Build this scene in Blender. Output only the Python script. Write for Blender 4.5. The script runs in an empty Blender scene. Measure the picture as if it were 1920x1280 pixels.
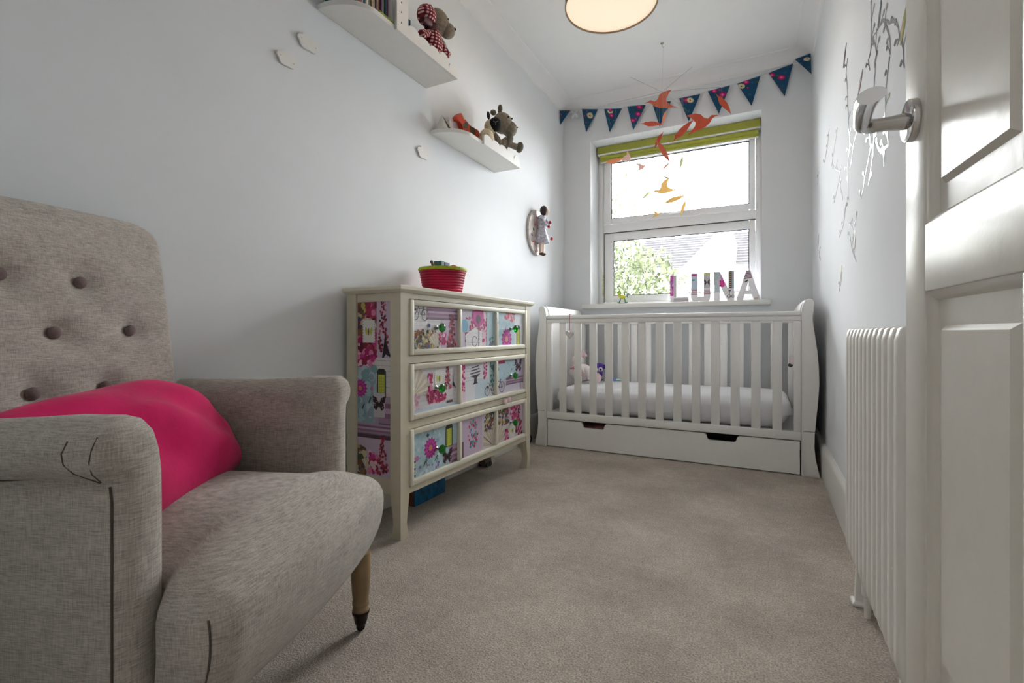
import bpy, bmesh, math, random
from mathutils.bvhtree import BVHTree
from mathutils import Vector, Matrix, Euler, noise as mnoise
random.seed(11)
S = bpy.context.scene
COL = S.collection
PI = math.pi

# ------------------------------------------------------------------ camera
F_PX = 905.0
YAW = math.atan(470 / 905.0)
cam_d = bpy.data.cameras.new('camera')
cam_d.sensor_width = 36.0
cam_d.lens = 36.0 * F_PX / 1920.0
cam_d.shift_y = -(640 - 624) / 1920.0
cam_d.clip_start = 0.02
cam = bpy.data.objects.new('camera', cam_d)
COL.objects.link(cam)
cam.location = (0, 0, 0.72)
cam.rotation_euler = (PI / 2, 0, YAW)
S.camera = cam

# ------------------------------------------------------------------ sky, exposure
SKY = 19.0
W = bpy.data.worlds.new('overcast_sky')
S.world = W
W.use_nodes = True
bg = W.node_tree.nodes['Background']
bg.inputs[0].default_value = (0.975, 0.982, 1.0, 1)
bg.inputs[1].default_value = SKY
S.view_settings.view_transform = 'Standard'
S.view_settings.look = 'None'
S.view_settings.gamma = 1.0
S.view_settings.exposure = 0.72
S.view_settings.use_curve_mapping = False
S.cycles.diffuse_bounces = 4
S.cycles.adaptive_threshold = 0.04


def area_portal(name, loc, rot, sx, sy):
    l = bpy.data.lights.new(name, 'AREA')
    l.shape = 'RECTANGLE'
    l.size = sx
    l.size_y = sy
    l.cycles.is_portal = True
    o = bpy.data.objects.new(name, l)
    COL.objects.link(o)
    o.location = loc
    o.rotation_euler = rot
    return o


area_portal('window_daylight_portal', (-0.59, 3.86, 1.56), (-PI / 2, 0, 0), 1.16, 1.28)


def point_light(name, loc, power, col, r=0.05):
    l = bpy.data.lights.new(name, 'POINT')
    l.energy = power
    l.color = col
    l.shadow_soft_size = r
    o = bpy.data.objects.new(name, l)
    COL.objects.link(o)
    o.location = loc
    return o


# added fill light, out of view on the landing behind the open doorway
point_light('landing_fill', (-0.5, -0.7, 2.15), 5.0, (1.0, 0.90, 0.78), 0.12)

# ------------------------------------------------------------------ materials


def lin(c):
    out = []
    for v in c:
        v /= 255.0
        out.append(v / 12.92 if v <= 0.04045 else ((v + 0.055) / 1.055) ** 2.4)
    return tuple(out) + (1.0,)


MATS = {}


def M(name, col, rough=0.5, metal=0.0, nscale=30.0, namt=0.06, bscale=0.0, bstr=0.0, spec=0.5,
      trans=0.0, emit=0.0, coat=0.0, sheen=0.0, translucent=0.0, bdist=0.002):
    if name in MATS:
        return MATS[name]
    m = bpy.data.materials.new(name)
    m.use_nodes = True
    nt = m.node_tree
    b = nt.nodes['Principled BSDF']
    c = lin(col)
    tc = nt.nodes.new('ShaderNodeTexCoord')
    nz = nt.nodes.new('ShaderNodeTexNoise')
    nz.inputs['Scale'].default_value = nscale
    nz.inputs['Detail'].default_value = 3
    nt.links.new(tc.outputs['Object'], nz.inputs['Vector'])
    rp = nt.nodes.new('ShaderNodeValToRGB')
    rp.color_ramp.elements[0].position = 0.3
    rp.color_ramp.elements[1].position = 0.7
    rp.color_ramp.elements[0].color = tuple(v * (1 - namt) for v in c[:3]) + (1,)
    rp.color_ramp.elements[1].color = tuple(min(1, v * (1 + namt)) for v in c[:3]) + (1,)
    nt.links.new(nz.outputs[0], rp.inputs[0])
    nt.links.new(rp.outputs[0], b.inputs['Base Color'])
    b.inputs['Roughness'].default_value = rough
    b.inputs['Metallic'].default_value = metal
    b.inputs['Specular IOR Level'].default_value = spec
    b.inputs['Transmission Weight'].default_value = trans
    b.inputs['Coat Weight'].default_value = coat
    b.inputs['Sheen Weight'].default_value = sheen
    if emit:
        b.inputs['Emission Color'].default_value = c
        b.inputs['Emission Strength'].default_value = emit
    if bstr:
        n2 = nt.nodes.new('ShaderNodeTexNoise')
        n2.inputs['Scale'].default_value = bscale
        n2.inputs['Detail'].default_value = 4
        nt.links.new(tc.outputs['Object'], n2.inputs['Vector'])
        bp = nt.nodes.new('ShaderNodeBump')
        bp.inputs['Strength'].default_value = bstr
        bp.inputs['Distance'].default_value = bdist
        nt.links.new(n2.outputs[0], bp.inputs['Height'])
        nt.links.new(bp.outputs[0], b.inputs['Normal'])
    if translucent:
        tr = nt.nodes.new('ShaderNodeBsdfTranslucent')
        nt.links.new(rp.outputs[0], tr.inputs[0])
        mx = nt.nodes.new('ShaderNodeMixShader')
        mx.inputs[0].default_value = translucent
        nt.links.new(b.outputs[0], mx.inputs[1])
        nt.links.new(tr.outputs[0], mx.inputs[2])
        nt.links.new(mx.outputs[0], nt.nodes['Material Output'].inputs[0])
    MATS[name] = m
    return m


def linen(name, ca, cb, fine=520.0):
    """woven cloth: slub threads running both ways"""
    m = bpy.data.materials.new(name)
    m.use_nodes = True
    nt = m.node_tree
    L = nt.links.new
    b = nt.nodes['Principled BSDF']
    tc = nt.nodes.new('ShaderNodeTexCoord')

    def stretched(sx, sy, sz, scale):
        mp = nt.nodes.new('ShaderNodeMapping')
        mp.inputs['Scale'].default_value = (sx, sy, sz)
        L(tc.outputs['Object'], mp.inputs[0])
        n = nt.nodes.new('ShaderNodeTexNoise')
        n.inputs['Scale'].default_value = scale
        n.inputs['Detail'].default_value = 4
        n.inputs['Roughness'].default_value = 0.65
        L(mp.outputs[0], n.inputs['Vector'])
        return n.outputs[0]
    h = stretched(0.07, 0.07, 1.0, fine)
    v = stretched(1.0, 1.0, 0.07, fine * 0.8)
    big = stretched(0.3, 0.3, 1.0, 26)

    def mix(a, c, op='ADD'):
        x = nt.nodes.new('ShaderNodeMath')
        x.operation = op
        L(a, x.inputs[0])
        if isinstance(c, float):
            x.inputs[1].default_value = c
        else:
            L(c, x.inputs[1])
        return x.outputs[0]
    s = mix(mix(mix(h, 0.48, 'MULTIPLY'), mix(v, 0.34, 'MULTIPLY')), mix(big, 0.18, 'MULTIPLY'))
    rp = nt.nodes.new('ShaderNodeValToRGB')
    rp.color_ramp.elements[0].position = 0.39
    rp.color_ramp.elements[1].position = 0.62
    rp.color_ramp.elements[0].color = lin(ca)
    rp.color_ramp.elements[1].color = lin(cb)
    L(s, rp.inputs[0])
    L(rp.outputs[0], b.inputs['Base Color'])
    b.inputs['Roughness'].default_value = 0.9
    b.inputs['Specular IOR Level'].default_value = 0.15
    b.inputs['Sheen Weight'].default_value = 0.15
    bp = nt.nodes.new('ShaderNodeBump')
    bp.inputs['Strength'].default_value = 0.35
    bp.inputs['Distance'].default_value = 0.0012
    L(mix(h, v), bp.inputs['Height'])
    L(bp.outputs[0], b.inputs['Normal'])
    MATS[name] = m
    return m


def carpet_mat():
    m = bpy.data.materials.new('carpet')
    m.use_nodes = True
    nt = m.node_tree
    L = nt.links.new
    b = nt.nodes['Principled BSDF']
    tc = nt.nodes.new('ShaderNodeTexCoord')

    def nz(scale, det=4, rough=0.6):
        n = nt.nodes.new('ShaderNodeTexNoise')
        n.inputs['Scale'].default_value = scale
        n.inputs['Detail'].default_value = det
        n.inputs['Roughness'].default_value = rough
        L(tc.outputs['Object'], n.inputs['Vector'])
        return n.outputs[0]

    def ramp(src, a, c, p0, p1):
        r = nt.nodes.new('ShaderNodeValToRGB')
        r.color_ramp.elements[0].position = p0
        r.color_ramp.elements[1].position = p1
        r.color_ramp.elements[0].color = a
        r.color_ramp.elements[1].color = c
        L(src, r.inputs[0])
        return r.outputs[0]
    fine = nz(230, 3, 0.7)
    c1 = ramp(fine, lin((150, 139, 127)), lin((238, 227, 214)), 0.32, 0.68)
    patch = ramp(nz(3.2, 5), (0.80, 0.79, 0.78, 1), (1.10, 1.10, 1.10, 1), 0.36, 0.64)
    mid = ramp(nz(38, 3), (0.90, 0.90, 0.90, 1), (1.05, 1.05, 1.05, 1), 0.35, 0.65)

    def mul(a, c):
        x = nt.nodes.new('ShaderNodeMixRGB')
        x.blend_type = 'MULTIPLY'
        x.inputs[0].default_value = 1.0
        L(a, x.inputs[1])
        L(c, x.inputs[2])
        return x.outputs[0]
    L(mul(mul(c1, patch), mid), b.inputs['Base Color'])
    b.inputs['Roughness'].default_value = 1.0
    b.inputs['Specular IOR Level'].default_value = 0.05
    b.inputs['Sheen Weight'].default_value = 0.2
    bp = nt.nodes.new('ShaderNodeBump')
    bp.inputs['Strength'].default_value = 0.9
    bp.inputs['Distance'].default_value = 0.006
    L(fine, bp.inputs['Height'])
    L(bp.outputs[0], b.inputs['Normal'])
    MATS['carpet'] = m
    return m


def print_mat(name, rough=0.6, coat=0.0):
    """flat print: colour comes from the printed shapes of the mesh"""
    m = bpy.data.materials.new(name)
    m.use_nodes = True
    nt = m.node_tree
    b = nt.nodes['Principled BSDF']
    a = nt.nodes.new('ShaderNodeVertexColor')
    a.layer_name = 'print'
    tc = nt.nodes.new('ShaderNodeTexCoord')
    n = nt.nodes.new('ShaderNodeTexNoise')
    n.inputs['Scale'].default_value = 260
    nt.links.new(tc.outputs['Object'], n.inputs['Vector'])
    r = nt.nodes.new('ShaderNodeValToRGB')
    r.color_ramp.elements[0].color = (0.82, 0.82, 0.82, 1)
    r.color_ramp.elements[1].color = (1.1, 1.1, 1.1, 1)
    nt.links.new(n.outputs[0], r.inputs[0])
    x = nt.nodes.new('ShaderNodeMixRGB')
    x.blend_type = 'MULTIPLY'
    x.inputs[0].default_value = 1.0
    nt.links.new(a.outputs[0], x.inputs[1])
    nt.links.new(r.outputs[0], x.inputs[2])
    nt.links.new(x.outputs[0], b.inputs['Base Color'])
    b.inputs['Roughness'].default_value = rough
    b.inputs['Coat Weight'].default_value = coat
    MATS[name] = m
    return m


def gingham_mat():
    m = bpy.data.materials.new('red_gingham')
    m.use_nodes = True
    nt = m.node_tree
    L = nt.links.new
    b = nt.nodes['Principled BSDF']
    tc = nt.nodes.new('ShaderNodeTexCoord')
    sp = nt.nodes.new('ShaderNodeSeparateXYZ')
    L(tc.outputs['Object'], sp.inputs[0])

    def stripe(src):
        a = nt.nodes.new('ShaderNodeMath')
        a.operation = 'MULTIPLY'
        a.inputs[1].default_value = 2 * PI / 0.0135
        L(src, a.inputs[0])
        s = nt.nodes.new('ShaderNodeMath')
        s.operation = 'SINE'
        L(a.outputs[0], s.inputs[0])
        g = nt.nodes.new('ShaderNodeMath')
        g.operation = 'GREATER_THAN'
        g.inputs[1].default_value = 0.0
        L(s.outputs[0], g.inputs[0])
        return g.outputs[0]
    ad = nt.nodes.new('ShaderNodeMath')
    ad.operation = 'ADD'
    L(stripe(sp.outputs[1]), ad.inputs[0])
    L(stripe(sp.outputs[2]), ad.inputs[1])
    hf = nt.nodes.new('ShaderNodeMath')
    hf.operation = 'MULTIPLY'
    hf.inputs[1].default_value = 0.5
    L(ad.outputs[0], hf.inputs[0])
    r = nt.nodes.new('ShaderNodeValToRGB')
    r.color_ramp.interpolation = 'CONSTANT'
    e = r.color_ramp.elements
    e[0].color = lin((235, 215, 212))
    e[0].position = 0
    e[1].color = lin((150, 38, 55))
    e[1].position = 0.3
    n = e.new(0.8)
    n.color = lin((98, 8, 28))
    L(hf.outputs[0], r.inputs[0])
    L(r.outputs[0], b.inputs['Base Color'])
    b.inputs['Roughness'].default_value = 0.9
    MATS['red_gingham'] = m
    return m


def clear_pane():
    m = bpy.data.materials.new('window_glass')
    m.use_nodes = True
    nt = m.node_tree
    nt.nodes.remove(nt.nodes['Principled BSDF'])
    t = nt.nodes.new('ShaderNodeBsdfTransparent')
    t.inputs[0].default_value = (0.97, 0.98, 0.975, 1)
    g = nt.nodes.new('ShaderNodeBsdfGlossy')
    g.inputs['Roughness'].default_value = 0.02
    fr = nt.nodes.new('ShaderNodeFresnel')
    fr.inputs[0].default_value = 1.45
    mx = nt.nodes.new('ShaderNodeMixShader')
    nt.links.new(fr.outputs[0], mx.inputs[0])
    nt.links.new(t.outputs[0], mx.inputs[1])
    nt.links.new(g.outputs[0], mx.inputs[2])
    nt.links.new(mx.outputs[0], nt.nodes['Material Output'].inputs[0])
    MATS['glass'] = m
    return m


WALL = M('wall_paint', (234, 237, 240), 0.92, namt=0.012, nscale=6, bscale=160, bstr=0.06, spec=0.2)
CEIL = M('ceiling_paint', (245, 245, 245), 0.9, namt=0.01, nscale=5, spec=0.2)
TRIM = M('white_gloss_trim', (236, 235, 231), 0.35, namt=0.015, bscale=40, bstr=0.04)
DOORP = M('cream_gloss_door', (226, 223, 214), 0.30, namt=0.02, bscale=45, bstr=0.10, bdist=0.004)
UPVC = M('white_plastic', (246, 247, 248), 0.3, namt=0.01)
GASK = M('dark_gasket', (70, 72, 76), 0.7)
CRIB = M('crib_white', (240, 239, 237), 0.4, namt=0.012)
SHELFM = M('shelf_white', (236, 235, 232), 0.45, namt=0.012)
CREAM = M('cream_paint', (208, 201, 180), 0.45, namt=0.03, bscale=60, bstr=0.06)
CREAM2 = M('pale_cream_paint', (228, 224, 206), 0.4, namt=0.02)
RADM = M('radiator_enamel', (233, 231, 225), 0.35, namt=0.01)
CHROME = M('polished_chrome', (200, 198, 196), 0.12, metal=1.0, namt=0.02)
DARKMET = M('dark_bronze', (44, 36, 32), 0.4, metal=0.8)
WOODLEG = M('pale_oak', (150, 125, 92), 0.45, namt=0.2, nscale=18)
LINEN = linen('grey_linen', (142, 135, 126), (204, 197, 188), 760.0)
BUTTON = M('button_cloth', (122, 106, 104), 0.95, namt=0.12, nscale=300, bscale=700, bstr=0.3)
SEAM = M('seam_shadow_thread', (86, 78, 70), 0.95)
VELVET = M('pink_velvet', (206, 12, 92), 0.85, namt=0.16, nscale=9, bscale=30, bstr=0.25, sheen=0.12, bdist=0.006, spec=0.2)
SHEET = M('white_sheet', (240, 240, 243), 0.9, namt=0.01, bscale=22, bstr=0.12, bdist=0.006)
LIME = M('lime_blind', (204, 208, 92), 0.7, namt=0.05, nscale=60, translucent=0.35)
SILVER = M('silver_foil', (176, 176, 178), 0.17, metal=1.0, namt=0.03)
BLACK = M('black_plush', (18, 17, 19), 0.95)
CARPET = carpet_mat()
PRINT = print_mat('paper_print', 0.55)
CLOTHPRINT = print_mat('cloth_print', 0.9)
GINGHAM = gingham_mat()
GLASS = clear_pane()
GREENGLASS = M('green_glass', (20, 150, 40), 0.05, trans=0.75, coat=0.3)

# ------------------------------------------------------------------ object helpers
OFF = {}


def tag(o, label=None, cat=None, group=None, kind=None):
    if label:
        o['label'] = label
    if cat:
        o['category'] = cat
    if group:
        o['group'] = group
    if kind:
        o['kind'] = kind
    return o


def thing(name, label, cat, loc=(0, 0, 0), rot=(0, 0, 0), group=None, local=False):
    """an Empty at a thing's base; parts are given in room coordinates unless local"""
    o = bpy.data.objects.new(name, None)
    COL.objects.link(o)
    o.empty_display_size = 0.05
    o.location = loc
    o.rotation_euler = rot
    OFF[o.name] = Vector((0, 0, 0)) if local else Vector(loc)
    return tag(o, label, cat, group)


def obj(name, bm, mat, parent=None, ang=35.0, origin=None):
    """link a bmesh as ONE mesh object; origin (room coords) becomes its pivot"""
    off = OFF.get(parent.name, Vector((0, 0, 0))) if parent else Vector((0, 0, 0))
    piv = Vector(origin) if origin is not None else (off.copy() if parent else Vector((0, 0, 0)))
    bmesh.ops.translate(bm, verts=bm.verts, vec=-piv)
    bmesh.ops.recalc_face_normals(bm, faces=bm.faces)
    if ang is not None:
        a = math.radians(ang)
        for f in bm.faces:
            f.smooth = True
        for e in bm.edges:
            e.smooth = len(e.link_faces) == 2 and e.calc_face_angle(0) < a
    me = bpy.data.meshes.new(name)
    bm.to_mesh(me)
    bm.free()
    if isinstance(mat, (list, tuple)):
        for m in mat:
            me.materials.append(m)
    else:
        me.materials.append(mat)
    o = bpy.data.objects.new(name, me)
    COL.objects.link(o)
    if parent:
        o.parent = parent
        o.location = piv - off
        OFF[o.name] = piv
    else:
        o.location = piv
        OFF[o.name] = piv
    return o


def twin(o, parent=None, loc=None):
    c = o.copy()
    COL.objects.link(c)
    if parent is not None:
        c.parent = parent
    if loc is not None:
        c.location = loc
    OFF[c.name] = OFF.get(o.name, Vector((0, 0, 0)))
    return c


def struct(o):
    o['kind'] = 'structure'
    return o


# ------------------------------------------------------------------ shapes
def nb():
    return bmesh.new()


def box(bm, x0, y0, z0, x1, y1, z1):
    v = [bm.verts.new(p) for p in ((x0, y0, z0), (x1, y0, z0), (x1, y1, z0), (x0, y1, z0),
                                   (x0, y0, z1), (x1, y0, z1), (x1, y1, z1), (x0, y1, z1))]
    for f in ((0, 3, 2, 1), (4, 5, 6, 7), (0, 1, 5, 4), (1, 2, 6, 5), (2, 3, 7, 6), (3, 0, 4, 7)):
        bm.faces.new([v[i] for i in f])
    return bm


def bev(bm, w=0.003, seg=2):
    bmesh.ops.bevel(bm, geom=list(bm.edges), offset=w, segments=seg, affect='EDGES', profile=0.5, clamp_overlap=True)
    return bm


def bx(x0, y0, z0, x1, y1, z1, w=0.003, seg=2):
    bm = box(nb(), x0, y0, z0, x1, y1, z1)
    return bev(bm, w, seg) if w else bm


def prism(bm, pts, axis, a0, a1):
    def P(p, a):
        return {'x': (a, p[0], p[1]), 'y': (p[0], a, p[1]), 'z': (p[0], p[1], a)}[axis]
    A = [bm.verts.new(P(p, a0)) for p in pts]
    B = [bm.verts.new(P(p, a1)) for p in pts]
    n = len(pts)
    bm.faces.new(A)
    bm.faces.new(B[::-1])
    for i in range(n):
        j = (i + 1) % n
        bm.faces.new((A[i], B[i], B[j], A[j]))
    return bm


def loft(bm, rings, cap=True, closed=True):
    R = [[bm.verts.new(p) for p in r] for r in rings]
    n = len(R[0])
    for a, b in zip(R[:-1], R[1:]):
        for i in range(n if closed else n - 1):
            j = (i + 1) % n
            bm.faces.new((a[i], a[j], b[j], b[i]))
    if cap:
        bm.faces.new(R[0][::-1])
        bm.faces.new(R[-1])
    return bm


def lathe(bm, prof, seg=20, c=(0, 0, 0), axis='z', cap=True):
    rings = []
    for r, h in prof:
        ring = []
        for k in range(seg):
            a = 2 * PI * k / seg
            p = (r * math.cos(a), r * math.sin(a))
            q = {'z': (p[0], p[1], h), 'x': (h, p[0], p[1]), 'y': (p[1], h, p[0])}[axis]
            ring.append((q[0] + c[0], q[1] + c[1], q[2] + c[2]))
        rings.append(ring)
    return loft(bm, rings, cap)


def tube(bm, pts, r, seg=8, cap=True):
    P = [Vector(p) for p in pts]
    rings = []
    up = Vector((0, 0, 1))
    rr = r if isinstance(r, (list, tuple)) else [r] * len(P)
    prev = None
    for i, p in enumerate(P):
        d = (P[min(i + 1, len(P) - 1)] - P[max(i - 1, 0)]).normalized()
        if prev is None:
            a = up if abs(d.dot(up)) < 0.95 else Vector((1, 0, 0))
            s = d.cross(a).normalized()
        else:
            s = (prev - d * prev.dot(d)).normalized()
        prev = s
        t = d.cross(s)
        rings.append([p + (s * math.cos(2 * PI * k / seg) + t * math.sin(2 * PI * k / seg)) * rr[i] for k in range(seg)])
    return loft(bm, rings, cap)


def ell(bm, c, r, rot=(0, 0, 0), u=18, v=12, fn=None):
    res = bmesh.ops.create_uvsphere(bm, u_segments=u, v_segments=v, radius=1.0)
    E = Euler(rot).to_matrix()
    for vt in res['verts']:
        p = vt.co.copy()
        if fn:
            p = fn(p)
        p = Vector((p.x * r[0], p.y * r[1], p.z * r[2]))
        vt.co = E @ p + Vector(c)
    return bm


def rbox(size, r, n=(10, 10, 6), fn=None, c=(0, 0, 0)):
    """rounded block with a grid fine enough to be shaped by fn(point)"""
    bm = nb()
    sx, sy, sz = size[0] / 2, size[1] / 2, size[2] / 2
    cache = {}

    def V(i, j, k):
        key = (i, j, k)
        if key not in cache:
            p = Vector(((2 * i / n[0] - 1) * sx, (2 * j / n[1] - 1) * sy, (2 * k / n[2] - 1) * sz))
            q = Vector((max(-sx + r, min(sx - r, p.x)), max(-sy + r, min(sy - r, p.y)), max(-sz + r, min(sz - r, p.z))))
            d = p - q
            if d.length > 1e-9:
                p = q + d.normalized() * r
            if fn:
                p = fn(p)
            cache[key] = bm.verts.new(Vector(p) + Vector(c))
        return cache[key]
    for ax in range(3):
        o = [a for a in range(3) if a != ax]
        for side in (0, n[ax]):
            for i in range(n[o[0]]):
                for j in range(n[o[1]]):
                    q = []
                    for di, dj in ((0, 0), (1, 0), (1, 1), (0, 1)):
                        t = [0, 0, 0]
                        t[ax] = side
                        t[o[0]] = i + di
                        t[o[1]] = j + dj
                        q.append(V(*t))
                    bm.faces.new(q)
    return bm


def ribbon(bm, pts, w, to3, th=0.0006):
    """thin flat strip along a polyline given in a plane, mapped by to3(s, t, h)"""
    n = len(pts)
    ww = w if isinstance(w, (list, tuple)) else [w] * n
    L, R = [], []
    for i in range(n):
        a = Vector(pts[max(i - 1, 0)])
        b = Vector(pts[min(i + 1, n - 1)])
        d = (b - a)
        d = d.normalized() if d.length > 0 else Vector((1, 0))
        nn = Vector((-d.y, d.x)) * ww[i] / 2
        L.append(Vector(pts[i]) + nn)
        R.append(Vector(pts[i]) - nn)
    rings = []
    for a, b in zip(L, R):
        rings.append([to3(a.x, a.y, 0), to3(b.x, b.y, 0), to3(b.x, b.y, th), to3(a.x, a.y, th)])
    return loft(bm, rings)


class Canvas:
    """flat print on a rectangle w x h: coloured shapes, origin lower left"""

    def __init__(s, w, h, base):
        s.w, s.h = w, h
        s.p = []
        s.poly([(0, 0), (w, 0), (w, h), (0, h)], base)

    def poly(s, pts, col):
        def clip(P, f, cut):
            out = []
            for i in range(len(P)):
                a, b = P[i - 1], P[i]
                fa, fb = f(a), f(b)
                if fa != fb:
                    out.append(cut(a, b))
                if fb:
                    out.append(b)
            return out

        def cx(v):
            return lambda a, b: (v, a[1] + (b[1] - a[1]) * (v - a[0]) / (b[0] - a[0]))

        def cy(v):
            return lambda a, b: (a[0] + (b[0] - a[0]) * (v - a[1]) / (b[1] - a[1]), v)
        P = list(pts)
        for f, c in ((lambda p: p[0] >= 0, cx(0)), (lambda p: p[0] <= s.w, cx(s.w)),
                     (lambda p: p[1] >= 0, cy(0)), (lambda p: p[1] <= s.h, cy(s.h))):
            if len(P) < 3:
                return
            P = clip(P, f, c)
        if len(P) >= 3:
            s.p.append((P, col))

    def rect(s, x0, y0, x1, y1, col):
        s.poly([(x0, y0), (x1, y0), (x1, y1), (x0, y1)], col)

    def disc(s, x, y, r, col, n=9, sx=1.0, a0=0.0):
        s.poly([(x + r * sx * math.cos(2 * PI * k / n + a0), y + r * math.sin(2 * PI * k / n + a0)) for k in range(n)], col)

    def line(s, x0, y0, x1, y1, w, col):
        dx, dy = x1 - x0, y1 - y0
        l = math.hypot(dx, dy) or 1
        a, b = -dy / l * w / 2, dx / l * w / 2
        s.poly([(x0 + a, y0 + b), (x0 - a, y0 - b), (x1 - a, y1 - b), (x1 + a, y1 + b)], col)

    def ring(s, x, y, r, w, col, n=16):
        for k in range(n):
            a, b = 2 * PI * k / n, 2 * PI * (k + 1) / n
            s.poly([(x + (r - w) * math.cos(a), y + (r - w) * math.sin(a)), (x + r * math.cos(a), y + r * math.sin(a)),
                    (x + r * math.cos(b), y + r * math.sin(b)), (x + (r - w) * math.cos(b), y + (r - w) * math.sin(b))], col)

    def cluster(s, x0, y0, x1, y1, n, cols, r):
        for _ in range(n):
            s.disc(random.uniform(x0, x1), random.uniform(y0, y1), r * random.uniform(0.6, 1.3), random.choice(cols), 7)

    def script(s, x0, y0, x1, y1, n, col=(150, 140, 150)):
        for i in range(n):
            y = y0 + (y1 - y0) * (i + 0.5) / n
            x = x0
            while x < x1:
                l = random.uniform(0.004, 0.014)
                s.line(x, y, min(x + l, x1), y + random.uniform(-0.0008, 0.0008), 0.0012, col)
                x += l + 0.003

    def bands(s, x0, y0, x1, y1, cols):
        n = len(cols)
        for i, c in enumerate(cols):
            s.rect(x0, y0 + (y1 - y0) * i / n, x1, y0 + (y1 - y0) * (i + 1) / n, c)

    def dahlia(s, x, y, r):
        for k, (q, n, c) in enumerate(((1.0, 14, (178, 40, 140)), (0.78, 12, (206, 70, 170)), (0.55, 10, (160, 30, 130)), (0.34, 8, (225, 120, 150)))):
            for i in range(n):
                a = 2 * PI * (i + 0.5 * k) / n
                ca, sa = math.cos(a), math.sin(a)
                w = r * q * 0.24
                s.poly([(x, y), (x + ca * r * q * .6 - sa * w, y + sa * r * q * .6 + ca * w), (x + ca * r * q, y + sa * r * q),
                        (x + ca * r * q * .6 + sa * w, y + sa * r * q * .6 - ca * w)], c)
        s.disc(x, y, r * 0.16, (206, 150, 70))

    def butterfly(s, x, y, q, col=(48, 28, 38), dots=(225, 170, 190)):
        for m in (-1, 1):
            s.poly([(x, y), (x + m * q * 0.35, y + q * 0.75), (x + m * q, y + q), (x + m * q * 0.95, y + q * 0.25), (x + m * q * .25, y - q * .05)], col)
            s.poly([(x, y), (x + m * q * .75, y + q * .1), (x + m * q * .85, y - q * .45), (x + m * q * .45, y - q * .8), (x + m * q * .1, y - q * .3)], col)
            for i in range(5):
                s.disc(x + m * q * random.uniform(.3, .8), y + q * random.uniform(-.5, .7), q * .07, dots, 6)
        s.line(x, y - q * .4, x, y + q * .4, q * .12, (30, 20, 25))

    def tagcard(s, x, y, w, h):
        b = 0.14 * w
        s.poly([(x - w / 2, y - h / 2), (x + w / 2, y - h / 2), (x + w / 2, y + h * .40), (x + w * .3, y + h / 2), (x - w * .3, y + h / 2), (x - w / 2, y + h * .40)], (52, 52, 44))
        s.rect(x - w / 2 + b, y - h / 2 + b * .4, x + w / 2 - b, y + h * .30, (198, 204, 78))
        for i in range(3):
            xx = x - w * .22 + i * w * .2
            for j in range(6):
                yy = y - h * .36 + j * h * .1
                s.line(xx, yy, xx + w * .03, yy + h * .06, w * .05, (110, 118, 50))

    def bike(s, x, y, q, m=1):
        c = (60, 50, 58)
        for k in (-1, 1):
            s.ring(x + k * q * .62, y, q * .45, q * .05, c, 14)
            for i in range(4):
                a = PI * i / 4
                s.line(x + k * q * .62 - q * .42 * math.cos(a), y - q * .42 * math.sin(a), x + k * q * .62 + q * .42 * math.cos(a), y + q * .42 * math.sin(a), q * .015, (130, 120, 125))
        w = q * .05
        s.line(x - q * .62 * m, y, x - q * .2 * m, y + q * .62, w, c)
        s.line(x - q * .2 * m, y + q * .55, x + q * .1 * m, y, w, c)
        s.line(x + q * .1 * m, y, x + q * .62 * m, y, w, c)
        s.line(x + q * .1 * m, y, x + q * .4 * m, y + q * .5, w, c)
        s.line(x - q * .2 * m, y + q * .45, x + q * .4 * m, y + q * .5, w, c)
        s.line(x + q * .4 * m, y + q * .5, x + q * .62 * m, y, w, c)
        s.poly([(x + q * .22 * m, y + q * .56), (x + q * .55 * m, y + q * .56), (x + q * .42 * m, y + q * .66)], c)
        s.line(x - q * .2 * m, y + q * .62, x - q * .38 * m, y + q * .74, w, c)
        s.rect(x - q * .62 * m - q * .13, y + q * .28, x - q * .62 * m + q * .13, y + q * .5, (92, 72, 70))

    def fan(s, x, y, r, a0, a1):
        n = 9
        for i in range(n):
            a, b = a0 + (a1 - a0) * i / n, a0 + (a1 - a0) * (i + 1) / n
            s.poly([(x, y), (x + r * math.cos(a), y + r * math.sin(a)), (x + r * math.cos(b), y + r * math.sin(b))],
                   (226, 216, 198) if i % 2 else (204, 192, 176))
            s.line(x, y, x + r * math.cos(b), y + r * math.sin(b), r * .012, (150, 135, 125))

    def build(s, name, mat, parent, org, S_, T_, origin=None, thick=0.0012):
        bm = nb()
        lay = bm.loops.layers.color.new('print')
        org, S_, T_ = Vector(org), Vector(S_), Vector(T_)
        N = S_.cross(T_)
        for i, (P, col) in enumerate(s.p):
            vs = [bm.verts.new(org + S_ * a + T_ * b + N * (thick + i * 4e-6)) for a, b in P]
            try:
                f = bm.faces.new(vs)
            except ValueError:
                continue
            c = lin(col)
            for l in f.loops:
                l[lay] = [v if k == 3 else (1.055 * v ** (1 / 2.4) - 0.055 if v > 0.0031308 else v * 12.92) for k, v in enumerate(c)]
        # card behind the print
        B = [org, org + S_ * s.w, org + S_ * s.w + T_ * s.h, org + T_ * s.h]
        lo = [bm.verts.new(p) for p in B]
        hi = [bm.verts.new(p + N * thick * .9) for p in B]
        fs = [bm.faces.new(lo)]
        for i in range(4):
            j = (i + 1) % 4
            fs.append(bm.faces.new((lo[i], lo[j], hi[j], hi[i])))
        for f in fs:
            for l in f.loops:
                l[lay] = (.9, .88, .86, 1)
        return obj(name, bm, mat, parent, None, origin)


# ================================================================== the room
XL, XR, YB, ZC = -1.392, 0.279, 3.565, 2.50
YN = -0.14                                     # near wall, behind the camera
WX0, WX1, WZ0, WZ1 = -1.172, -0.008, 0.937, 2.187   # window opening
YF = 3.76                                      # room face of the window frame

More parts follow.
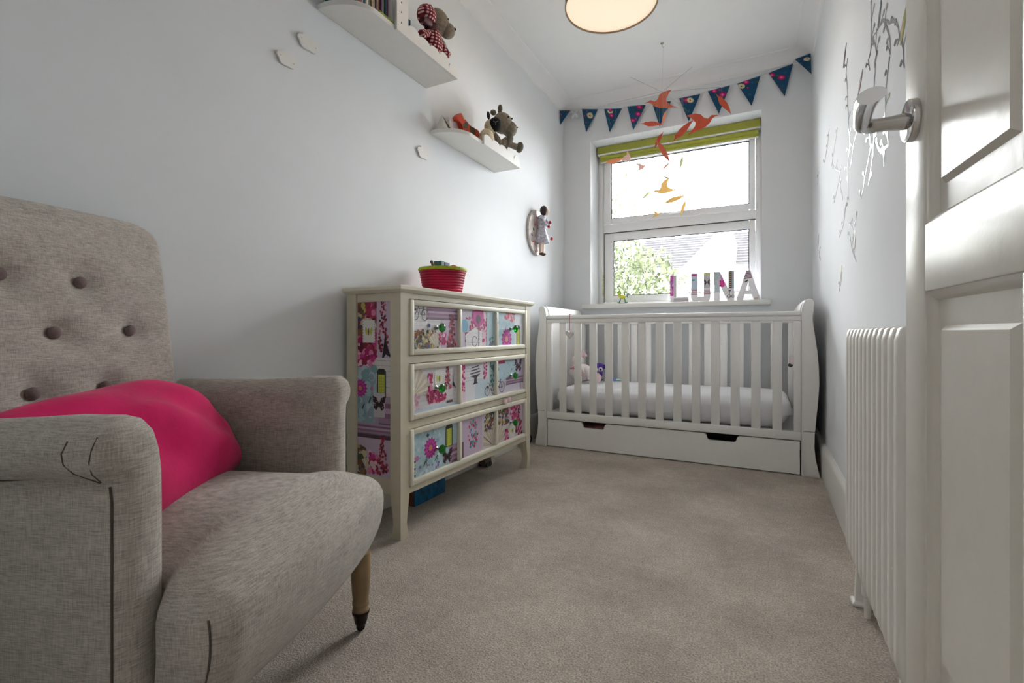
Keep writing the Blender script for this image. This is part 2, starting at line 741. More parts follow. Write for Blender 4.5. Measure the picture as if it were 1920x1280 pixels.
struct(obj('floor', bx(XL - .1, -1.7, -0.06, 1.2, YB + .27, 0.0, 0), CARPET))
struct(obj('ceiling', bx(XL - .1, YN - .1, ZC, XR + .12, YB + .27, ZC + .1, 0), CEIL))
struct(obj('wall_left', bx(XL - .1, YN - .1, 0, XL, YB + .27, ZC, 0), WALL))
struct(obj('wall_right', bx(XR, YN, 0, XR + .1, YB + .27, ZC, 0), WALL))

bm = nb()                                      # window wall with its opening, reveals included
xs = [XL, WX0, WX1, XR]
zs = [0, WZ0 - .034, WZ1, ZC]
for i in range(3):
    for k in range(3):
        if (i, k) == (1, 1):
            continue
        box(bm, xs[i], YB, zs[k], xs[i + 1], YB + .25, zs[k + 1])
bmesh.ops.remove_doubles(bm, verts=bm.verts, dist=1e-5)
inner = [f for f in bm.faces if sum(1 for g in bm.faces if g is not f and (g.calc_center_median() - f.calc_center_median()).length < 1e-5)]
bmesh.ops.delete(bm, geom=inner, context='FACES')
struct(obj('wall_back', bm, WALL))

bm = nb()                                      # near wall with the doorway the camera looks through
for a in ((XL, 0, -0.62, ZC), (-0.62, 2.02, XR, ZC), (0.262, 0, XR, 2.02)):
    box(bm, a[0], YN - .1, a[1], a[2], YN, a[3])
struct(obj('wall_near', bm, WALL))
for nm, b in (('wall_landing_end', (XL - .1, -1.8, 0, 1.2, -1.7, ZC)), ('wall_landing_left', (XL - .2, -1.7, 0, XL - .1, YN - .1, ZC)),
              ('wall_landing_right', (1.2, -1.7, 0, 1.3, YN - .1, ZC)), ('wall_landing_near', (XR + .1, YN - .24, 0, 1.2, YN - .1, ZC)),
              ('ceiling_landing', (XL - .1, -1.7, ZC, 1.2, YN - .1, ZC + .1))):
    struct(obj(nm, bx(*b, 0), WALL))

# coving: concave quarter section along the three walls
cp = [(0, 0), (0, -0.066)]
for k in range(9):
    a = PI / 2 * k / 8
    cp.append((0.008 + 0.082 * (1 - math.cos(a)) * 1.0, -0.062 + 0.056 * math.sin(a)))
cp += [(0.094, 0)]
struct(obj('trim_1', prism(nb(), [(YB - a, ZC + b) for a, b in cp], 'x', XL, XR), CEIL, ang=25))
struct(obj('trim_2', prism(nb(), [(XL + a, ZC + b) for a, b in cp], 'y', YN, YB), CEIL, ang=25))
struct(obj('trim_3', prism(nb(), [(XR - a, ZC + b) for a, b in cp], 'y', YN, YB), CEIL, ang=25))

# skirting boards
SKH = 0.166
sk = [(0, 0), (0.021, 0), (0.021, SKH - .02), (0.017, SKH - .006), (0.010, SKH), (0, SKH)]
struct(obj('baseboard_left', prism(nb(), [(XL + a, b) for a, b in sk], 'y', YN, YB), TRIM))
struct(obj('baseboard_right', prism(nb(), [(XR - a, b) for a, b in sk], 'y', 1.0, YB), TRIM))
struct(obj('baseboard_back', prism(nb(), [(YB - a, b) for a, b in sk], 'x', XL + .022, XR - .022), TRIM))

# window sill board
struct(obj('trim_4', bx(WX0 - .055, YB - .045, WZ0 - .034, WX1 + .055, YF + .02, WZ0, .006, 3), TRIM))

# ------------------------------------------------------------------ window
win = struct(thing('window_1', None, None, (-0.59, YF, WZ0)))
YO = YF + .065
for nm, b in (('frame_jamb', (WX0, YF, WZ0, WX0 + .047, YO, WZ1)), ('frame_jamb', (WX1 - .035, YF, WZ0, WX1, YO, WZ1)),
              ('frame_head', (WX0 + .047, YF, 2.11, WX1 - .035, YO, WZ1)), ('frame_bottom', (WX0 + .047, YF, WZ0, WX1 - .035, YO, WZ0 + .022)),
              ('transom', (WX0 + .047, YF, 1.514, WX1 - .035, YO, 1.580))):
    obj(nm, bx(*b, .004), UPVC, win)


def sash(x0, x1, z0, z1, gx0, gx1, gz0, gz1, y0):
    y1 = y0 + .045
    for b in ((x0, y0, z0, gx0, y1, z1), (gx1, y0, z0, x1, y1, z1), (gx0, y0, z0, gx1, y1, gz0), (gx0, y0, gz1, gx1, y1, z1)):
        r = obj('sash_rail', bx(*b, .006, 2), UPVC, win)
    bm = nb()
    t = .006
    for b in ((gx0, gz0, gx0 + t, gz1), (gx1 - t, gz0, gx1, gz1), (gx0, gz1 - t, gx1, gz1), (gx0, gz0, gx1, gz0 + t)):
        box(bm, b[0], y0 + .012, b[1], b[2], y0 + .020, b[3])
    obj('gasket', bm, GASK, win)
    obj('pane', bx(gx0 - .004, y0 + .021, gz0 - .004, gx1 + .004, y0 + .025, gz1 + .004, 0), GLASS, win)


sash(-1.123, -.045, 1.582, 2.108, -1.066, -.083, 1.622, 2.064, YF - .012)
sash(-1.123, -.045, .961, 1.510, -1.052, -.083, 1.014, 1.450, YF + .004)
obj('gasket', bx(-1.125, YF + .001, 1.5085, -.043, YF + .006, 1.5145, 0), GASK, win)
obj('gasket', bx(-1.1265, YF + .001, .96, -1.1225, YF + .006, 1.512, 0), GASK, win)
h = obj('window_handle', bx(-.63, YF - .034, 1.596, -.52, YF - .014, 1.612, .006, 2), UPVC, win)
obj('handle_base', bx(-.60, YF - .016, 1.590, -.55, YF - .0125, 1.618, .002, 1), UPVC, h)

# ------------------------------------------------------------------ open door, four panels, against the right wall
DW, DH, DT = 0.727, 1.985, 0.033
door = struct(thing('door_1', None, None, (0.1995, 0.959, 0.008), (0, 0, math.atan2(-.998, .061)), local=True))
# local x runs from the latch edge to the hinges, local y = into the wall (+), room face at y = 0
s0, s1, s2, s3 = .0783, .326, .401, .649
z_lo, z_l1, z_u0, z_hi = .215, .7705, .866, 1.86


def dpart(name, b, w=.0025):
    return obj(name, bx(b[0], 0, b[1], b[2], DT, b[3], w), DOORP, door)


dpart('stile', (0, 0, s0, DH))
dpart('stile', (s3, 0, DW, DH))
dpart('muntin', (s1, z_lo, s2, z_l1))
dpart('muntin', (s1, z_u0, s2, z_hi))
dpart('rail', (s0, 0, s3, z_lo))
dpart('lock_rail', (s0, z_l1, s3, z_u0))
dpart('rail', (s0, z_hi, s3, DH))
for xa, xb in ((s0, s1), (s2, s3)):
    for za, zb in ((z_lo, z_l1), (z_u0, z_hi)):
        pan = obj('panel', bx(xa - .002, .014, za - .002, xb + .002, .024, zb + .002, 0), DOORP, door)
        # quarter-round moulding inside the opening
        bm = nb()

        def ring(i, y):
            return [(xa + i, y, za + i), (xb - i, y, za + i), (xb - i, y, zb - i), (xa + i, y, zb - i)]
        loft(bm, [ring(0, .003), ring(.004, .0045), ring(.010, .010), ring(.013, .0142), ring(0, .0142)], cap=False)
        obj('panel_moulding', bm, DOORP, pan, ang=30)
        # raised field with bevelled border
        bm = nb()
        e = .031
        fb = .048
        loft(bm, [[(xa + e, .0142, za + fb), (xb - e, .0142, za + fb), (xb - e, .0142, zb - fb), (xa + e, .0142, zb - fb)],
                  [(xa + e + .007, .007, za + fb + .007), (xb - e - .007, .007, za + fb + .007), (xb - e - .007, .007, zb - fb - .007), (xa + e + .007, .007, zb - fb - .007)]])
        obj('raised_field', bm, DOORP, pan)
hz = 1.038 - .008
hnd = obj('door_handle', lathe(nb(), [(.010, -.062), (.0105, -.03), (.0125, -.012), (.0125, -.008)], 18, (.041, 0, hz), 'y'), CHROME, door)
obj('rose', bev(lathe(nb(), [(.030, -.0105), (.031, -.009), (.031, 0.0)], 32, (.041, 0, hz), 'y'), .0008, 1), CHROME, hnd)
rings = []
NS = 24
for k in range(22):
    if k < 8:
        a = k / 7 * PI / 2
        c_ = (.041 + .020 * (1 - math.cos(a)), -.050 - .020 * math.sin(a))
        r1, r2, q = .0108, .0108, 0
    else:
        a = PI / 2
        q = (k - 7) / 14
        c_ = (.061 + .098 * q, -.070 - .010 * math.sin(q * PI * .5))
        r1, r2 = .0108 + .0050 * q, .0108
    s_ = (math.cos(a), math.sin(a))
    rings.append([(c_[0] + s_[0] * r1 * math.cos(2 * PI * j / NS) + .006 * q ** 4 * math.cos(2 * PI * j / NS),
                   c_[1] + s_[1] * r1 * math.cos(2 * PI * j / NS),
                   hz + r2 * math.sin(2 * PI * j / NS) + .004 * math.sin(q * PI)) for j in range(NS)])
obj('lever', loft(nb(), rings), CHROME, hnd, ang=50)

# ------------------------------------------------------------------ outside: garden, tree, house across
GROUND = -2.7
struct(obj('ground_bounce', bx(-30, YB + .3, GROUND - .2, 25, 40, GROUND, 0), M('neutral_ground', (104, 104, 98), 1.0, nscale=2, namt=.2)))  # unseen ground, made grey so light bounced indoors stays neutral
LEAFM = M('leaf', (70, 76, 56), .9, nscale=3, namt=.5, spec=.05)
BARK = M('bark', (84, 70, 56), .95, nscale=14, namt=.3)


def leafy(name, label, c, r, trunk_r, n, seed, size=.07):
    rnd = random.Random(seed)
    t = thing(name, label, 'tree', (c[0], c[1], GROUND), group='trees in the garden outside')
    obj('trunk', tube(nb(), [(c[0] + .1, c[1], GROUND), (c[0] + .04, c[1] + .05, GROUND + 1.6), (c[0], c[1], c[2])], [trunk_r, trunk_r * .8, trunk_r * .4], 10), BARK, t)
    bm = nb()
    for _ in range(n):
        while True:
            p = Vector((rnd.uniform(-1, 1), rnd.uniform(-1, 1), rnd.uniform(-1, 1)))
            if p.length < 1 and p.length > .35 * rnd.random():
                break
        k = 1 + .35 * mnoise.noise(p * 2.3 + Vector((seed, 0, 0)))
        q = Vector((c[0] + p.x * r[0] * k, c[1] + p.y * r[1] * k, c[2] + p.z * r[2] * k))
        E_ = Euler((rnd.uniform(0, 6), rnd.uniform(0, 6), rnd.uniform(0, 6))).to_matrix()
        s = size * rnd.uniform(.6, 1.2)
        vs = [bm.verts.new(q + E_ @ Vector(v)) for v in ((-s, 0, 0), (0, -s * .42, 0), (s, 0, .1 * s), (0, s * .42, 0))]
        bm.faces.new(vs)
    f = obj('foliage', bm, LEAFM, t, None)
    f['kind'] = 'stuff'
    return t


leafy('garden_tree', 'green leafy tree filling the lower left of the window view', (-2.45, 9.0, 1.35), (1.25, .9, 1.05), .12, 5200, 3, .065)
leafy('garden_tree', 'faint thin-leaved tree top at the far left of the upper pane', (-5.3, 17.5, 4.6), (1.5, 1.0, 2.1), .16, 500, 9, .12)

house = thing('neighbour_house', 'white rendered house with grey tiled roof seen through the window', 'house', (-1.2, 15, GROUND))
RENDERW = M('white_render', (236, 236, 234), .9, nscale=8, namt=.03)
TILE = M('roof_tile', (54, 53, 55), .9, nscale=9, namt=.3, spec=.1)
hx0, hx1, ey, ez, ry, rz_ = -3.2, 2.4, 13.2, 2.35, 15.2, 3.55
bm = nb()
prism(bm, [(ey + .3, GROUND), (ry * 2 - ey - .3, GROUND), (ry * 2 - ey - .3, ez), (ry, rz_ - .15), (ey + .3, ez)], 'x', hx0 + .15, hx1 - .15)
obj('wall', bm, RENDERW, house)
roof = obj('roof', prism(nb(), [(ey, ez - .05), (ry, rz_ - .05), (2 * ry - ey, ez - .05), (2 * ry - ey, ez + .03), (ry, rz_ + .03), (ey, ez + .03)], 'x', hx0, hx1), TILE, house)
bm = nb()                                       # courses of tiles, too fine to pick apart
n = 13
for i in range(n):
    y0 = ey + (ry - ey) * i / n
    z0 = ez + (rz_ - ez) * i / n
    y1 = ey + (ry - ey) * (i + 1) / n
    z1 = ez + (rz_ - ez) * (i + 1) / n
    prism(bm, [(y0 - .02, z0 + .03), (y0 - .02, z0 + .085), (y1, z1 + .05), (y1, z1 + .03)], 'x', hx0, hx1)
tl = obj('tile_courses', bm, TILE, roof)
tl['kind'] = 'stuff'
obj('gutter', tube(nb(), [(hx0, ey - .05, ez), (hx1, ey - .05, ez)], .06, 8), M('dark_gutter', (60, 60, 64), .5), house)
bm = nb()                                       # projecting gable
prism(bm, [(-2.05, GROUND), (-.60, GROUND), (-.60, 3.02), (-.80, 3.28), (-2.05, 2.0)], 'y', 12.4, 14.6)
obj('gable', bm, RENDERW, house)
obj('downpipe', tube(nb(), [(-.98, 12.34, 2.9), (-.66, 12.34, 1.2), (-.62, 12.34, GROUND)], .05, 8), UPVC, house)
# ================================================================== cot
CY0, CYB = 2.82, 3.505                          # front and back planes
CXC = -0.5235
cot = thing('cot_bed', 'white sleigh cot bed with slatted sides standing under the window', 'cot', (CXC, 3.16, 0))
# half profile of a post: outer edge (offset from the middle, height)
outer = [(.778, 0), (.770, .03), (.757, .09), (.7515, .148), (.7530, .21), (.760, .30), (.768, .39), (.7725, .47), (.7705, .55),
         (.764, .63), (.755, .70), (.747, .76), (.743, .80), (.744, .83), (.749, .852), (.752, .868), (.748, .882), (.738, .890), (.724, .891), (.712, .884), (.703, .868), (.6985, .845), (.6965, .82)]


def post(side, y0, y1):
    pts = [(CXC + side * a, b) for a, b in outer] + [(CXC + side * .6965, .0)]
    return bev(prism(nb(), pts, 'y', y0, y1), .004, 2)


for side in (-1, 1):
    for y0, y1 in ((CY0, CY0 + .042), (CYB - .042, CYB)):
        obj('post', post(side, y0, y1), CRIB, cot, ang=30)
    # curved end board between the posts
    th = .022
    mid = [(.738, .17), (.741, .30), (.744, .40), (.745, .47), (.744, .55), (.738, .63), (.729, .70), (.720, .76), (.716, .80), (.717, .83), (.722, .855), (.732, .874), (.742, .878)]
    inn = [(a - th, b) for a, b in mid[:9]] + [(.692, .83), (.697, .862), (.714, .889), (.738, .894)]
    obj('end_board', prism(nb(), [(CXC + side * a, b) for a, b in mid] + [(CXC + side * a, b) for a, b in inn[::-1]], 'y', CY0 + .046, CYB - .046), CRIB, cot, ang=40)
    # grooved joint line across the post foot
    obj('joint_line', bx(CXC + side * .735 - .031, CY0 - .0006, .2255, CXC + side * .735 + .028, CY0 + .001, .228, 0), GASK, cot)

slx = [CXC + (-6 + i) * .0983 for i in range(13)]
for (ya, yb) in ((CY0 + .006, CY0 + .034), (CYB - .034, CYB - .006)):
    x0, x1 = CXC - .6960, CXC + .6960
    obj('top_rail', bx(x0, ya - .004, .806, x1, yb + .004, .831, .008, 3), CRIB, cot)
    obj('top_rail', bx(x0, ya, .783, x1, yb, .8055, .002), CRIB, cot)
    obj('bottom_rail', bx(x0, ya, .178, x1, yb, .221, .003), CRIB, cot)
    obj('side_stile', bx(x0, ya, .221, x0 + .032, yb, .783, .003), CRIB, cot)
    obj('side_stile', bx(x1 - .032, ya, .221, x1, yb, .783, .003), CRIB, cot)
    first = None
    ym = (ya + yb) / 2
    for x in slx:
        if first is None:
            first = obj('slat', bx(x - .022, ym - .008, .219, x + .022, ym + .008, .785, .003), CRIB, cot, origin=(x, ym, .5))
        else:
            s = twin(first, cot, Vector((x, ym, .5)) - Vector(cot.location))
obj('mattress_base', bx(CXC - .70, CY0 + .036, .196, CXC + .70, CYB - .036, .214, 0), CRIB, cot)

# under-bed drawer with two hand holes cut from the top edge
def notch(x0, x1):
    d, r = .036, .016
    p = [(x0 - .012, .172), (x0 - .004, .168), (x0 + .002, .160)]
    for k in range(5):
        a = PI + PI / 2 * k / 4
        p.append((x0 + .004 + r + r * math.cos(a), .172 - d + r + r * math.sin(a)))
    for k in range(5):
        a = 1.5 * PI + PI / 2 * k / 4
        p.append((x1 - .004 - r + r * math.cos(a), .172 - d + r + r * math.sin(a)))
    return p + [(x1 - .002, .160), (x1 + .004, .168), (x1 + .012, .172)]


dr = thing('underbed_drawer', 'white storage drawer with two hand holes under the cot', 'drawer', (CXC, 3.1, 0))
x0, x1 = CXC - .692, CXC + .690
pts = [(x0, .006), (x1, .006), (x1, .172)] + notch(-.275, -.120)[::-1] + notch(-.985, -.842)[::-1] + [(x0, .172)]
obj('drawer_front', prism(nb(), pts, 'y', CY0 + .012, CY0 + .030), CRIB, dr)
dk = M('drawer_inside', (150, 140, 134), .8)
for b in ((x0 + .02, CY0 + .031, .02, x0 + .034, 3.42, .15), (x1 - .034, CY0 + .031, .02, x1 - .02, 3.42, .15), (x0 + .034, 3.40, .02, x1 - .034, 3.42, .15)):
    obj('drawer_side', bx(*b, 0), dk, dr)
obj('drawer_bottom', bx(x0 + .034, CY0 + .031, .02, x1 - .034, 3.40, .03, 0), dk, dr)
bl = M('folded_pink_blanket', (176, 120, 126), .95, nscale=40, namt=.3)
tag(obj('folded_blanket', rbox((.34, .26, .11), .03, (10, 8, 5), lambda p: p + Vector((0, 0, .008 * math.sin(p.x * 30))), (-.93, 3.02, .088)), bl),
    'folded dusty pink blanket lying in the drawer under the cot', 'blanket')

# mattress in a fitted sheet
def mshape(p):
    e = max(abs(p.x) / .66, abs(p.y) / .30)
    q = p.copy()
    q.z += (.018 if p.z > 0 else 0) * (1 - min(1, e) ** 3)
    if p.z < 0:
        k = max(0, abs(p.x) - .54) / .12
        q.z += .05 * k ** 2
    q.x *= 1 - .010 * (p.z < -.03)
    w = mnoise.noise(Vector((p.x * 9, p.y * 4, p.z * 12)))
    q += Vector((0, .004 * w, .003 * w))
    return q


tag(obj('cot_mattress', rbox((1.325, .585, .150), .055, (60, 24, 10), mshape, (CXC, 3.165, .291)), SHEET, ang=60),
    'white cot mattress in a fitted cotton sheet', 'mattress')
MT = .384                                       # top of the mattress

# ================================================================== chest of drawers
DX0, DX1 = -1.368, -1.112                       # back, front plane of the carcass
DY0, DY1 = 1.305, 2.352
ch = thing('chest_of_drawers', 'cream chest of three drawers covered in collage paper, against the left wall', 'chest of drawers', (-1.24, 1.83, 0))


def leg(xa, xb, ya, yb, sx, sy):
    lv = [(.862, 0, 0), (.150, 0, 0), (.120, -.003, -.003), (.085, -.010, -.010), (.055, -.013, -.013), (.030, -.010, -.010), (.012, -.005, -.005), (0, -.005, -.005)]
    rings = []
    for z, dx, dy in lv:
        X0, X1, Y0, Y1 = xa, xb, ya, yb
        if sx > 0:
            X0 -= dx
        else:
            X1 += dx
        if sy > 0:
            Y1 += dy
        else:
            Y0 -= dy
        rings.append([(X0, Y0, z), (X1, Y0, z), (X1, Y1, z), (X0, Y1, z)])
    return loft(nb(), rings)


pw = .046
for xa, sx in ((DX0, -1), (DX1 - pw, 1)):
    for ya, sy in ((DY0, 1), (DY1 - pw, -1)):
        obj('leg_post', leg(xa, xa + pw, ya, ya + pw, sx, sy), CREAM, ch, ang=25)
tp = []
for dz, e in ((.862, -.002), (.867, .006), (.872, .013), (.882, .014), (.886, .010)):
    tp.append([(DX0 - .004, DY0 - e - .006, dz), (DX1 + e + .004, DY0 - e - .006, dz), (DX1 + e + .004, DY1 + e + .006, dz), (DX0 - .004, DY1 + e + .006, dz)])
obj('top', loft(nb(), tp), CREAM2, ch, ang=20)
for y in (DY0, DY1):                            # sides: rails round the collage panel
    s = 1 if y == DY0 else -1
    yy = y + s * .006
    for z0, z1 in ((.832, .862), (.150, .205)):
        obj('side_rail', bx(DX0 + pw, yy if s > 0 else yy - .02, z0, DX1 - pw, yy + .02 if s > 0 else yy, z1, .001, 1), CREAM, ch)
    obj('side_board', bx(DX0 + pw, yy + s * .006 if s > 0 else yy - .018, .19, DX1 - pw, yy + .018 if s > 0 else yy - .006, .84, 0), CREAM, ch)
obj('back_board', bx(DX0 + .004, DY0 + pw, .15, DX0 + .010, DY1 - pw, .862, 0), CREAM, ch)
for z0, z1 in ((.842, .862), (.611, .638), (.377, .405), (.149, .171)):
    obj('front_rail', bx(DX1 - .022, DY0 + pw, z0, DX1 - .003, DY1 - pw, z1, .001, 1), CREAM, ch)

LIL, PBL, WHT, PINKW = (206, 186, 208), (178, 204, 214), (226, 222, 226), (224, 204, 214)
MAG = [(176, 28, 104), (206, 60, 140), (150, 24, 70), (224, 130, 178), (236, 200, 214), (190, 40, 90)]
RED = [(142, 28, 58), (176, 44, 80), (110, 24, 48), (200, 96, 110), (90, 30, 50)]
MIX = [(120, 84, 60), (90, 70, 50), (196, 176, 96), (160, 60, 50), (60, 80, 120), (214, 200, 160), (70, 90, 60), (140, 100, 70)]
BAND = [(120, 96, 118), (170, 140, 168), (150, 110, 140), (196, 172, 196), (138, 100, 132), (182, 156, 182)]


def butter_card(c, x, y, w, h):
    c.rect(x - w / 2, y - h / 2, x + w / 2, y + h / 2, (232, 230, 226))
    for k in range(8):
        t = -h / 2 + h * (k + .5) / 8
        for m in (-1, 1):
            c.disc(x + m * w * .46, y + t, w * .03, (90, 80, 90), 5)
    for m in (-1, 1):
        c.poly([(x, y), (x + m * w * .28, y + h * .22), (x + m * w * .30, y + h * .02), (x + m * w * .22, y - h * .2)], (206, 204, 96))
    c.line(x, y - h * .16, x, y + h * .14, w * .06, (60, 56, 40))


def lupin(c, x, y0, y1, w):
    for k in range(60):
        t = k / 60
        ww = w * (1 - .75 * t)
        c.disc(x + random.uniform(-ww, ww), y0 + (y1 - y0) * t, w * .26 * (1 - .5 * t), random.choice(RED), 7)


def heart_posy(c, x, y, q):
    for k in range(70):
        a = random.uniform(0, 2 * PI)
        r = math.sqrt(random.random())
        c.disc(x + q * .6 * r * math.cos(a), y + q * 1.05 * r * math.sin(a) * (1 if math.sin(a) > 0 else .9), q * .10 * random.uniform(.6, 1.2),
               random.choice([(206, 50, 100), (230, 110, 140), (70, 130, 170), (110, 170, 150), (240, 190, 200), (190, 30, 70), (90, 160, 190)]), 7)


def paint(kind, w, h):
    base = {0: WHT, 1: PINKW, 2: PBL, 3: WHT, 4: PINKW, 5: PBL, 6: PBL, 7: LIL, 8: LIL}[kind]
    c = Canvas(w, h, base)
    if kind == 0:
        c.script(0, 0, w, h, 10, (190, 184, 194))
        c.bands(w * .30, h * .70, w, h, BAND)
        c.rect(w * .62, 0, w, h * .68, LIL)
        c.bike(w * .16, h * .80, h * .30)
        c.cluster(0, 0, w * .55, h * .42, 150, MIX, h * .045)
        c.fan(w * .50, h * .02, h * .36, 1.0, 2.6)
        c.cluster(w * .56, h * .1, w * .72, h * .4, 50, MAG, h * .04)
        lupin(c, w * .86, h * .0, h * .85, w * .11)
        c.disc(w * .34, h * .55, h * .05, (60, 50, 110))
    elif kind == 1:
        c.rect(0, 0, w * .45, h, (200, 190, 206))
        c.cluster(w * .12, h * .1, w * .80, h * .78, 190, MAG, h * .045)
        c.rect(0, h * .4, w * .24, h * .74, (160, 196, 214))
        c.disc(w * .12, h * .56, w * .10, (120, 170, 200))
        c.poly([(w * .16, 0), (w * .16, h * .34), (w * .40, h * .52), (w * .62, h * .40), (w * .62, 0)], (228, 226, 230))
        c.script(w * .18, h * .02, w * .58, h * .40, 7)
        c.rect(w * .76, 0, w, h, PBL)
        c.disc(w * .50, h * .85, w * .17, (196, 60, 150), 12)
        c.disc(w * .50, h * .76, w * .07, (80, 50, 80))
        c.line(w * .52, 0, w * .52, h * .75, w * .025, (90, 90, 80))
        c.ring(w * .40, h * .14, w * .08, w * .012, (90, 80, 100))
        c.cluster(w * .84, 0, w * .95, h * .25, 14, [(90, 150, 110), (140, 120, 180)], h * .04)
    elif kind == 2:
        c.rect(w * .65, 0, w, h, (220, 224, 230))
        c.cluster(w * .30, h * .75, w * .66, h, 40, [(214, 90, 110), (230, 150, 170), (190, 60, 90)], h * .05)
        c.cluster(0, h * .1, w * .5, h * .7, 30, [(150, 196, 200), (200, 216, 224), (160, 180, 206)], h * .06)
        c.dahlia(w * .36, h * .18, w * .20)
        c.tagcard(w * .80, h * .30, w * .15, h * .62)
        c.script(w * .1, h * .45, w * .6, h * .72, 4)
    elif kind == 3:
        c.script(w * .1, 0, w, h, 10, (200, 196, 204))
        c.fan(w * .02, h * .42, h * .62, -.1, 1.55)
        c.cluster(0, h * .05, w * .14, h * .42, 40, [(226, 180, 200), (206, 150, 180), (236, 216, 220)], h * .04)
        c.poly([(w * .30, h * .16), (w * .78, h * .22), (w * .72, h * .98), (w * .42, h * .9)], (228, 222, 226))
        c.cluster(w * .32, h * .18, w * .72, h * .46, 110, MAG, h * .045)
        c.cluster(w * .32, h * .4, w * .42, h * .85, 40, MAG, h * .04)
        butter_card(c, w * .56, h * .72, w * .20, h * .44)
        lupin(c, w * .76, h * .45, h * 1.1, w * .08)
        c.poly([(w * .88, h * .5), (w * .92, h * .9), (w * .90, h * .6), (w * .97, h * .4)], (60, 44, 50))
        c.rect(w * .74, h * .05, w * .88, h * .14, (86, 54, 52))
        c.rect(0, 0, w, h * .08, (196, 206, 222))
    elif kind == 4:
        c.rect(w * .15, 0, w, h, (222, 222, 228))
        c.rect(w * .42, 0, w * .80, h * .55, (196, 212, 222))
        c.cluster(0, h * .30, w * .13, h, 70, MAG, h * .04)
        c.cluster(w * .66, h * .55, w * .76, h, 40, MAG, h * .04)
        c.script(w * .16, h * .5, w * .6, h, 6)
        c.rect(w * .86, h * .3, w, h, (150, 186, 190))
        c.cluster(w * .86, h * .4, w, h, 20, [(80, 110, 110), (60, 90, 90)], h * .04)
        x = w * .42
        for k, ww in ((0.88, .10), (.80, .12), (.72, .14)):
            c.line(x - w * ww, h * k, x + w * ww, h * (k + .04), h * .03, (70, 60, 70))
        c.poly([(x - w * .15, h * .66), (x + w * .15, h * .70), (x + w * .04, h * .60), (x + w * .04, h * .48), (x + w * .08, h * .44), (x - w * .08, h * .42), (x - w * .03, h * .48), (x - w * .03, h * .6)], (60, 50, 56))
        c.bike(w * .88, h * .16, h * .30)
    elif kind == 5:
        c.rect(0, 0, w, h * .4, (214, 206, 222))
        c.rect(w * .7, h * .35, w, h, (190, 180, 206))
        c.cluster(w * .05, h * .55, w * .7, h, 30, [(150, 190, 204), (190, 210, 220), (90, 130, 140)], h * .035)
        c.butterfly(w * .80, h * .76, h * .24)
        c.bands(w * .34, h * .22, w, h * .46, BAND)
        c.line(w * .88, 0, w * .88, h * .25, w * .03, (110, 84, 104))
        c.bike(w * .06, h * .20, h * .38)
        c.rect(w * .0, h * .9, w * .3, h, (176, 40, 90))
    elif kind == 6:
        c.cluster(0, 0, w * .72, h, 90, [(160, 200, 210), (190, 214, 220), (206, 222, 228), (150, 180, 206)], h * .05)
        c.rect(w * .80, 0, w, h * .46, (180, 150, 178))
        c.bands(w * .86, 0, w, h * .4, BAND)
        c.dahlia(w * .38, h * .56, h * .27)
        c.disc(w * .10, h * .42, h * .07, (206, 130, 190))
        c.tagcard(w * .80, h * .72, w * .17, h * .56)
        c.butterfly(w * .76, h * .20, h * .21)
        for k in range(6):
            c.rect(w * .0, h * (.02 + k * .08), w * .07, h * (.07 + k * .08), [(60, 50, 50), (190, 160, 110)][k % 2])
        for x, y in ((.24, .2), (.48, .22)):
            c.line(w * x, h * y, w * (x + .05), h * (y + .12), h * .025, (40, 90, 60))
            c.line(w * (x + .05), h * y, w * (x + .06), h * (y + .1), h * .02, (40, 80, 60))
        c.disc(w * .32, h * .88, h * .06, (60, 76, 84), 4)
        c.cluster(w * .1, 0, w * .6, h * .2, 8, [(170, 110, 180), (140, 120, 190)], h * .03)
    elif kind == 7:
        c.rect(w * .62, h * .0, w, h, (216, 206, 206))
        c.rect(0, 0, w * .10, h * .42, (110, 80, 92))
        heart_posy(c, w * .36, h * .52, h * .40)
        c.fan(w * .98, h * .02, h * .60, 1.7, 3.0)
        c.cluster(w * .70, h * .5, w, h, 60, MIX, h * .05)
        c.line(w * .66, h * .36, w * .92, h * .05, h * .02, (96, 70, 60))
    else:
        c.rect(0, 0, w * .45, h * .62, (220, 212, 206))
        c.cluster(0, h * .52, w * .42, h, 90, MIX, h * .05)
        c.fan(w * .02, h * .0, h * .55, .3, 1.6)
        c.cluster(w * .5, h * .55, w * .75, h * .95, 60, MAG, h * .05)
        lupin(c, w * .82, 0, h * 1.0, w * .13)
        butter_card(c, w * .56, h * .22, w * .22, h * .42)
        c.cluster(w * .30, 0, w * .42, h * .3, 20, MAG, h * .045)
    return c


